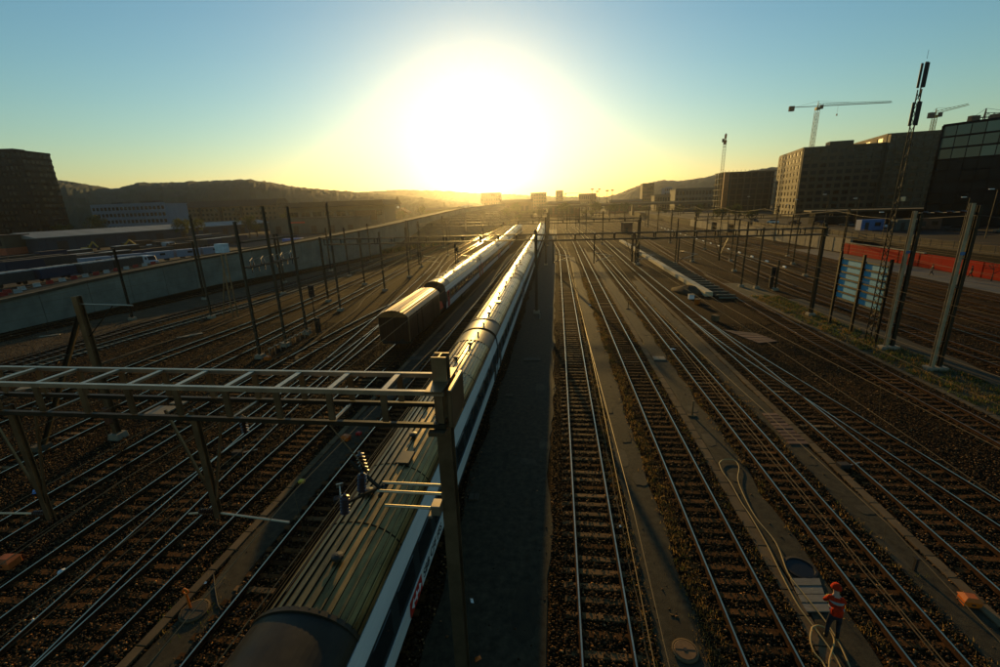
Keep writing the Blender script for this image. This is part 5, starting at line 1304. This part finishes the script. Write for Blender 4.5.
# orange things
def orange_box(label, u, v, s=1.0, m_=None):
    x_, y_ = G(u, v); t = thing('signal_box', label, 'equipment box', (x_, y_, .02), random.uniform(-.2, .2)); t.scale = (s, s, s)
    q = MB(); q.box((0, 0, .14), (.58, .44, .28)); q.build('case', m_ or M_ORANGE, t, bevel=.015); q = MB(); q.box((0, 0, .33), (.64, .50, .12), taper=.55); q.build('lid', m_ or M_ORANGE, t); q = MB(); q.box((0, -.235, .15), (.12, .03, .06)); q.build('latch', M_UNDER, t)
    return t
orange_box('orange equipment box with sloped lid right of the walkway', 968.7, 604, .8)
orange_box('orange equipment box at the left edge beside the track', 9, 566, 1.1, mat('rust_orange', (.42, .10, .02), .6))
orange_box('small orange box on the walkway left of the train', 346, 440, .8); orange_box('small orange box under the front beam near the train', 379, 396, .7)
orange_box('tiny orange box farther along the same walkway', 359, 435, .5, M_RED); orange_box('yellowish box at the foot of the nearest switch mast', 268, 360, .9)
orange_box('flat yellow box beside the left track on the walkway', 302, 483, .45, M_YELLOW)
x_, y_ = G(191, 610); t = thing('orange_hook', 'orange hooked rod standing on the left manhole', 'hook', (x_, y_, .08))
q = MB(); q.tube([(0, 0, 0), (-.03, .02, .35), (-.05, .03, .55)], .035, 8); q.build('rod', M_ORANGE, t); q = MB(); q.tube([(-.05+.1*math.cos(a), .03, .66+.1*math.sin(a)) for a in np.linspace(-1.6, 4.2, 12)], .028, 8); q.build('loop', M_ORANGE, t)
x_, y_ = G(228, 520); t = thing('hose', 'thin dark hose looping over the left walkway', 'hose', (0, 0, 0))
q = MB(); q.tube([(*G(u, v), .05) for u, v in ((213, 568), (215, 590), (218, 606), (226, 618), (240, 612), (252, 605))], .02, 6); q.build('hose_line', M_BLACK, t)
# yellow cables over the brown trough
M_CABLE = mat('yellow_cable', (.40, .27, .10), .45, var=.15)
def smooth(pts, n=6):
    P = [Vector(p_) for p_ in pts]; out = []
    for i in range(len(P)-1):
        p0, p1, p2, p3 = P[max(0, i-1)], P[i], P[i+1], P[min(len(P)-1, i+2)]
        for k in range(n):
            s = k/n; out.append(.5*((2*p1)+(-p0+p2)*s+(2*p0-5*p1+4*p2-p3)*s*s+(-p0+3*p1-3*p2+p3)*s**3))
    return out+[P[-1]]
cab = [[(719, 463), (724, 459.5), (734, 460), (739, 467), (738, 480), (746, 500), (757, 519), (776, 543), (788, 573), (803, 593), (826, 622), (840, 645), (852, 672)],
       [(719, 463), (722, 471), (731, 484), (741, 502), (751, 517), (768, 547), (783, 578), (797, 604), (809, 621), (825, 642), (838, 662), (845, 680)],
       [(812, 628), (819, 626), (829, 631), (834, 641), (832, 651), (829, 664), (830, 690)], [(812, 628), (810, 640), (814, 653), (823, 664), (830, 680)]]
for k, (c_, lb) in enumerate(zip(cab, ('yellow cable looping off the brown trough to the right', 'yellow cable running straight down the brown trough', 'yellow cable coil curling beside the worker, outer turn', 'yellow cable coil curling beside the worker, inner turn'))):
    t = thing('cable', lb, 'cable', (0, 0, 0)); q = MB(); q.tube(smooth([(*G(u, v, .11), .11+.012*k) for u, v in c_]), .021, 7); q.build('cable_run', M_CABLE, t)
# slim cables lying along the tracks
for key, off, y0, y1, lb in (('C', .12, 8, 60, 'thin brown cable lying inside the third right track'), ('L5', 2.1, 6, 34, 'thin brown signal cable between the lower left tracks'), ('A', 1.15, 9, 70, 'thin cable lying right of the first empty track'), ('L6', 1.75, 10, 40, 'rusty point rod beside the slab track')):
    f = TRACKS[key]; t = thing('cable', lb, 'cable', (0, 0, 0)); q = MB(); q.tube([(float(f(y))+off+.04*math.sin(y*1.7), y, .075) for y in np.arange(y0, y1, 1.5)], .022, 6); q.build('cable_run', M_TROUGH, t)
# point machines and boxes near the turnouts
for k, (u, v, rz, lb) in enumerate(((843, 468, .1, 'dark point machine beside the turnout on the right'), (500, 667, 0, ''), (238, 455, .2, 'dark point machine at the lower left crossing'), (340, 502, .4, 'white ended point lever beside the track left of the train'))):
    if not lb: continue
    x_, y_ = G(u, v); t = thing('point_machine', lb, 'point machine', (x_, y_, .02), rz)
    q = MB(); q.box((0, 0, .12), (.5, .34, .24)); q.build('case', M_UNDER, t, bevel=.02); q = MB(); q.bar((.25, 0, .1), (.95, .25, .1), .05); q.build('rod', M_GALV, t)
t = thing('signal_bar', 'small rail connector bar beside the track left of the train', 'connector', (*G(341, 499), .05), .5)
q = MB(); q.bar((0, -.9, .12), (0, .9, .12), .06); q.build('bar', M_GALV, t)
for s in (-1, 1):
    q = MB(); q.box((0, s*.9, .1), (.32, .08, .2)); q.build('clamp', M_GALV, t)
# colour light signals
def signal(label, x, y, h, rz=0, heads=1):
    t = thing('railway_signal', label, 'signal', (x, y, 0), rz); q = MB(); q.tube([(0, 0, 0), (0, 0, h)], .07, 8); q.build('post', M_STEEL_D, t)
    q = MB(); q.box((0, 0, h+.55), (.62, .16, 1.25)); b_ = q.build('head', M_BLACK, t, bevel=.04)
    for k in range(3):
        q = MB(); q.lathe((0, -.09, h+.2+.36*k), [(.11, 0), (.11, -.12), (.09, -.12), (.09, -.02)], 12, 0, 'y'); q.build('lens_hood', M_UNDER, b_)
    q = MB(); q.box((.0, .25, 1.0), (.5, .3, 1.6)); q.build('relay_case', M_UNDER, t, bevel=.03)
    return t
signal('dark signal with black head beside the far switch mast', -25.4, 43.0, 4.2); signal('dark signal between tracks left of the coach train', -20.6, 92, 3.6); signal('small dark signal beyond the middle gantry on the right', 19.0, 118, 3.2); signal('short signal beside the mast pair on the right', 30.2, 66.5, 2.0)
t = thing('square_signal_hut', 'small dark brown hut beside the far right tracks', 'hut', (27.5, 186, 0), .2); q = MB(); q.box((0, 0, 2.1), (3.4, 3.6, 4.2)); q.build('wall', M_TILE, t); q = MB(); q.box((0, 0, 4.3), (3.9, 4.1, .25)); q.build('roof', M_DKROOF, t); q = MB(); q.box((-.6, -1.82, 1.3), (1, .06, 2.2)); q.build('door', M_UNDER, t)
# fence of relay frames by the switch masts
t = thing('relay_frame', 'low row of pale metal frames at the foot of the switch masts', 'relay frame', (-26.2, 35.9, 0))
for k in range(9):
    q = MB(); q.bar((0, .85*k, 0), (0, .85*k, .85), .07); q.bar((0, .85*k, .82), (.3, .85*k, .82), .06); q.build('frame', M_GALV, t)
q = MB(); q.bar((-.05, -.1, .7), (-.05, 7.0, .7), .05); q.build('rail', M_GALV, t)
# narrow lit loading ramp and stored sleepers on the right
t = thing('loading_ramp', 'narrow sunlit concrete ramp between the right tracks', 'ramp', (20.4, 62, 0))
for k in range(18):
    q = MB(); q.box((0-.0*k+.02*k, 2.5+5*k, .30), (1.0, 4.96, .6)); q.build('ramp_block', mat('ramp_concrete', (.42, .34, .2), .8, var=.2, scale=.6), t, bevel=.02)
SLP = MB().box((0, 0, 0), (2.3, .26, .2)).mesh('stored_sleeper', M_SLCONC, bevel=.02)
t = thing('sleeper_stack', 'long stack of stored sleepers beside the sunlit ramp', 'sleeper stack', (22.3, 60, 0))
for k in range(110): link('stored_sleeper', SLP, t, (random.uniform(-.05, .05)+.02*k*.36, .5+k*.72, .12+.21*(k % 3 == 1)))
# white marker blocks
for k in range(17):
    y = 88+k*8.2; o = MB(); o.box((0, 0, .14), (.26, 1.2, .28), taper=.8); b_ = o.build('marker_block', M_WHITE, bevel=.03); b_.location = (39.4+2.3+(y-88)*.05, y, 0); tag(b_, '%s white marker block in the dotted line on the right yard' % ORD[k], 'marker block', 'white marker blocks of the right yard')
# heap of gravel
x_, y_ = G(688, 291); q = MB(); n = 18
prof = [(2.3, 0), (1.8, .25), (1.2, .5), (.6, .72), (.1, .8)]; q.lathe((0, 0, 0), prof, n); me = q.mesh('gravel_heap', M_SAND, smooth=True)
for v_ in me.vertices: v_.co.x *= 1+random.uniform(-.12, .12); v_.co.y *= 1.6+random.uniform(-.2, .2); v_.co.z *= 1+random.uniform(-.15, .15)
tag(link('gravel_heap', me, None, (x_, y_, 0)), 'low grey gravel heap at the end of the sunlit ramp', 'gravel heap')
for k, (u, v) in enumerate(((691, 299), (697, 304), (715, 321))):
    x_, y_ = G(u, v); t = thing('scrap_box', ['pale scrap box beside the gravel heap', 'rusty scrap box near the gravel heap', 'small brown scrap box on the ballast below the ramp'][k], 'box', (x_, y_, 0), k); q = MB(); q.box((0, 0, .3), (.7, .5, .6)); q.build('case', (M_WHITE, M_ORANGE, M_TROUGH)[k], t, bevel=.04); q = MB(); q.box((0, 0, .63), (.76, .56, .06)); q.build('lid', (M_CONC, M_TROUGH, M_TROUGH)[k], t)
# litter
lt_ = MB()
def litter(label, u, v, s, m_, z=.07):
    x_, y_ = G(u, v); q = MB(); q.add([(-s, -.6*s, 0), (s, -.5*s, .02), (.9*s, .6*s, .05), (-.8*s, .5*s, .03), (0, 0, .09)], [(0, 1, 4), (1, 2, 4), (2, 3, 4), (3, 0, 4), (3, 2, 1, 0)])
    o = q.build('litter', m_); o.location = (x_, y_, z); o.rotation_euler = (0, 0, random.uniform(0, 6)); tag(o, label, 'litter')
litter('white crumpled paper on the asphalt beside the front post', 472, 603, .09, M_WHITE); litter('white paper scrap left of the lower left rail', 62, 573, .12, M_WHITE); litter('small white scrap right of the first empty track', 620, 528, .07, M_WHITE)
litter('bluish white scrap inside the third track far off', 673, 350, .22, M_WHITE); litter('white scrap near the left slab edge', 37, 493, .25, mat('blue_scrap', (.12, .25, .5), .5)); litter('tiny white scrap on the left track bed', 34, 622, .06, M_WHITE); litter('orange scrap at the bottom of the asphalt strip', 478, 661, .10, M_ORANGE)
litter('pale scrap on the weed edge of the first walkway', 590, 306, .16, M_WHITE); litter('small pale scrap beside the hose on the walkway', 206, 585, .05, M_WHITE)

# ------------------------------------------------------------------ people
def person(name_label, loc, rz, joints, edges, radii, zones, extra=None, group=None):
    me = bpy.data.meshes.new('body'); names = list(joints); me.from_pydata([joints[k] for k in names], [(names.index(a), names.index(b)) for a, b in edges], []); ob = bpy.data.objects.new('tmp', me); COL.objects.link(ob)
    md = ob.modifiers.new('s', 'SKIN'); sv = me.skin_vertices[0].data
    for i, k in enumerate(names): r = radii[k]; sv[i].radius = r if isinstance(r, tuple) else (r, r); sv[i].use_root = (k == 'pelvis')
    md.use_smooth_shade = True; sb = ob.modifiers.new('d', 'SUBSURF'); sb.levels = 2; sb.render_levels = 2
    dg = bpy.context.evaluated_depsgraph_get(); out = bpy.data.meshes.new_from_object(ob.evaluated_get(dg)); bpy.data.objects.remove(ob)
    mats_ = []
    for m_, _ in zones: mats_.append(m_)
    out.materials.clear()
    for m_ in mats_: out.materials.append(m_)
    P = {k: Vector(joints[k]) for k in names}
    for f in out.polygons:
        c = f.center; best = min(names, key=lambda k: (P[k]-c).length)
        for i, (m_, ks) in enumerate(zones):
            if best in ks: f.material_index = i; break
        f.use_smooth = True
    t = thing('person', name_label, 'person', loc, rz, group); b_ = link('body', out, t)
    return t
M_HIVIS = mat('hivis_orange', (.36, .02, .003), .9, var=.45, scale=14, spec=.1, bump=.6, bscale=40); M_TROUS = mat('dark_trousers', (.018, .018, .022), .85, var=.3, scale=8); M_SKIN = mat('skin', (.40, .22, .14), .6, var=.1); M_BOOT = mat('boots', (.012, .01, .008), .6); M_SILVER = mat('reflective_strip', (.30, .28, .22), .5, var=.2)
# worker bends forward over the cable, facing +x locally
J = dict(pelvis=(0, 0, .96), waist=(.07, 0, 1.10), chest=(.22, 0, 1.32), neck=(.33, 0, 1.46), head=(.42, 0, 1.56), crown=(.45, 0, 1.66),
         hl=(0, .10, .92), kl=(.05, .13, .50), al=(-.03, .14, .09), fl=(.13, .15, .045), hr=(0, -.10, .92), kr=(.10, -.14, .50), ar=(.03, -.16, .09), fr=(.19, -.17, .045),
         sl=(.24, .19, 1.36), el=(.38, .25, 1.12), wl=(.55, .16, .98), sr=(.24, -.19, 1.36), er=(.40, -.25, 1.13), wr=(.57, -.14, 1.00))
E_ = [('pelvis', 'waist'), ('waist', 'chest'), ('chest', 'neck'), ('neck', 'head'), ('head', 'crown'), ('pelvis', 'hl'), ('hl', 'kl'), ('kl', 'al'), ('al', 'fl'), ('pelvis', 'hr'), ('hr', 'kr'), ('kr', 'ar'), ('ar', 'fr'), ('chest', 'sl'), ('sl', 'el'), ('el', 'wl'), ('chest', 'sr'), ('sr', 'er'), ('er', 'wr')]
Rr = dict(pelvis=(.16, .13), waist=(.16, .14), chest=(.18, .15), neck=.065, head=.10, crown=.07, hl=.10, kl=.07, al=.052, fl=.045, hr=.10, kr=.07, ar=.052, fr=.045, sl=.085, el=.062, wl=.042, sr=.085, er=.062, wr=.042)
x_, y_ = G(832, 641)
Z = [(M_HIVIS, ('waist', 'chest', 'sl', 'sr', 'el', 'er')), (M_TROUS, ('pelvis', 'hl', 'hr', 'kl', 'kr')), (M_BOOT, ('al', 'ar', 'fl', 'fr')), (M_SKIN, ('neck', 'head', 'crown', 'wl', 'wr'))]
wk = person('track worker in orange jacket and helmet bending beside the plank platform', (x_-.05, y_, .06), math.radians(72), J, E_, Rr, Z)
wk.scale = (.94, .94, .94)
q = MB(); q.lathe((.45, 0, 1.615), [(.155, 0), (.15, .015), (.135, .02), (.13, .07), (.09, .13), (.02, .155)], 16); q.build('helmet', M_HIVIS, wk, smooth=True)
for zc, xc in ((1.18, .12), (1.33, .24)):
    q = MB(); q.lathe((xc, 0, zc), [(.205, -.02), (.208, 0), (.205, .02)], 16); o = q.build('reflective_band', M_SILVER, wk); o.scale = (.95, 1.02, 1)
q = MB(); q.box((-.02, 0, 1.12), (.20, .30, .30)); o = q.build('hip_bag', M_HIVIS, wk, bevel=.05)
for s in (-1, 1):
    base = Vector((.56, s*.15, .98)); 
    q = MB(); q.box((.59, s*.14, .955), (.085, .045, .09)); h_ = q.build('palm', M_SKIN, wk, bevel=.012)
    for k in range(4):
        q = MB(); y0 = s*.14-.03+.02*k; q.tube([(.625, y0, .965-.012*k), (.665, y0, .945-.012*k), (.672, y0, .915-.012*k), (.645, y0, .90-.01*k)], [.010, .010, .009, .007], 6); q.build('finger', M_SKIN, h_)
    q = MB(); q.tube([(.58, s*.115, .985), (.615, s*.085, .975), (.645, s*.08, .955)], [.012, .011, .009], 6); q.build('thumb', M_SKIN, h_)
    q = MB(); q.lathe((.505+.0, s*.035, 1.565), [(.012, 0), (.014, .006), (.004, .012)], 8, 0, 'x'); q.build('eye', M_BLACK, wk)
q = MB(); q.box((.525, 0, 1.535), (.03, .026, .05), taper=.6); q.build('nose', M_SKIN, wk, bevel=.006)
q = MB(); q.box((.50, 0, 1.49), (.02, .05, .01)); q.build('mouth', M_TILE, wk)
tl = thing('cable_reel', 'yellow cable end held in the worker hands', 'cable', (x_-.05, y_, .06), math.radians(72)); tl.scale = (.94, .94, .94)
q = MB(); q.tube([(.655+.09*math.cos(a), .09*math.sin(a)*1.6, .93+.10*math.sin(a*1.0+1)) for a in np.linspace(0, 6.1, 16)], .03, 7); q.build('coil', M_YELLOW, tl)
# two walkers on the right hand walkway
W = dict(pelvis=(0, 0, .95), waist=(0, 0, 1.10), chest=(.02, 0, 1.35), neck=(.03, 0, 1.50), head=(.04, 0, 1.62), crown=(.04, 0, 1.72), hl=(0, .09, .92), kl=(.16, .10, .52), al=(.20, .10, .09), fl=(.36, .10, .05), hr=(0, -.09, .92), kr=(.0, -.10, .50), ar=(-.26, -.10, .14), fr=(-.14, -.10, .05), sl=(.02, .19, 1.42), el=(-.08, .25, 1.15), wl=(.04, .24, .92), sr=(.02, -.19, 1.42), er=(.10, -.25, 1.16), wr=(.22, -.22, .95))
M_COAT = mat('dark_coat', (.015, .014, .014), .8)
Zd = [(M_COAT, ('waist', 'chest', 'sl', 'sr', 'el', 'er', 'pelvis', 'hl', 'hr', 'kl', 'kr')), (M_BOOT, ('al', 'ar', 'fl', 'fr')), (M_SKIN, ('neck', 'head', 'crown', 'wl', 'wr'))]
for k, (u, v, rz, lb) in enumerate(((931, 276, 2.6, 'person in dark clothes walking past the red hoarding'), (970, 278, 2.2, 'person in dark clothes near the bare tree and red hoarding'))):
    x_, y_ = G(u, v); pr_ = person(lb, (x_, y_, .06), rz, W, E_, Rr, Zd, group='walkers by the red hoarding')
    q = MB(); q.lathe((.035, 0, 1.70), [(.098, -.10), (.112, -.03), (.10, .04), (.05, .075), (.01, .08)], 12); q.build('hair', M_COAT, pr_, smooth=True)
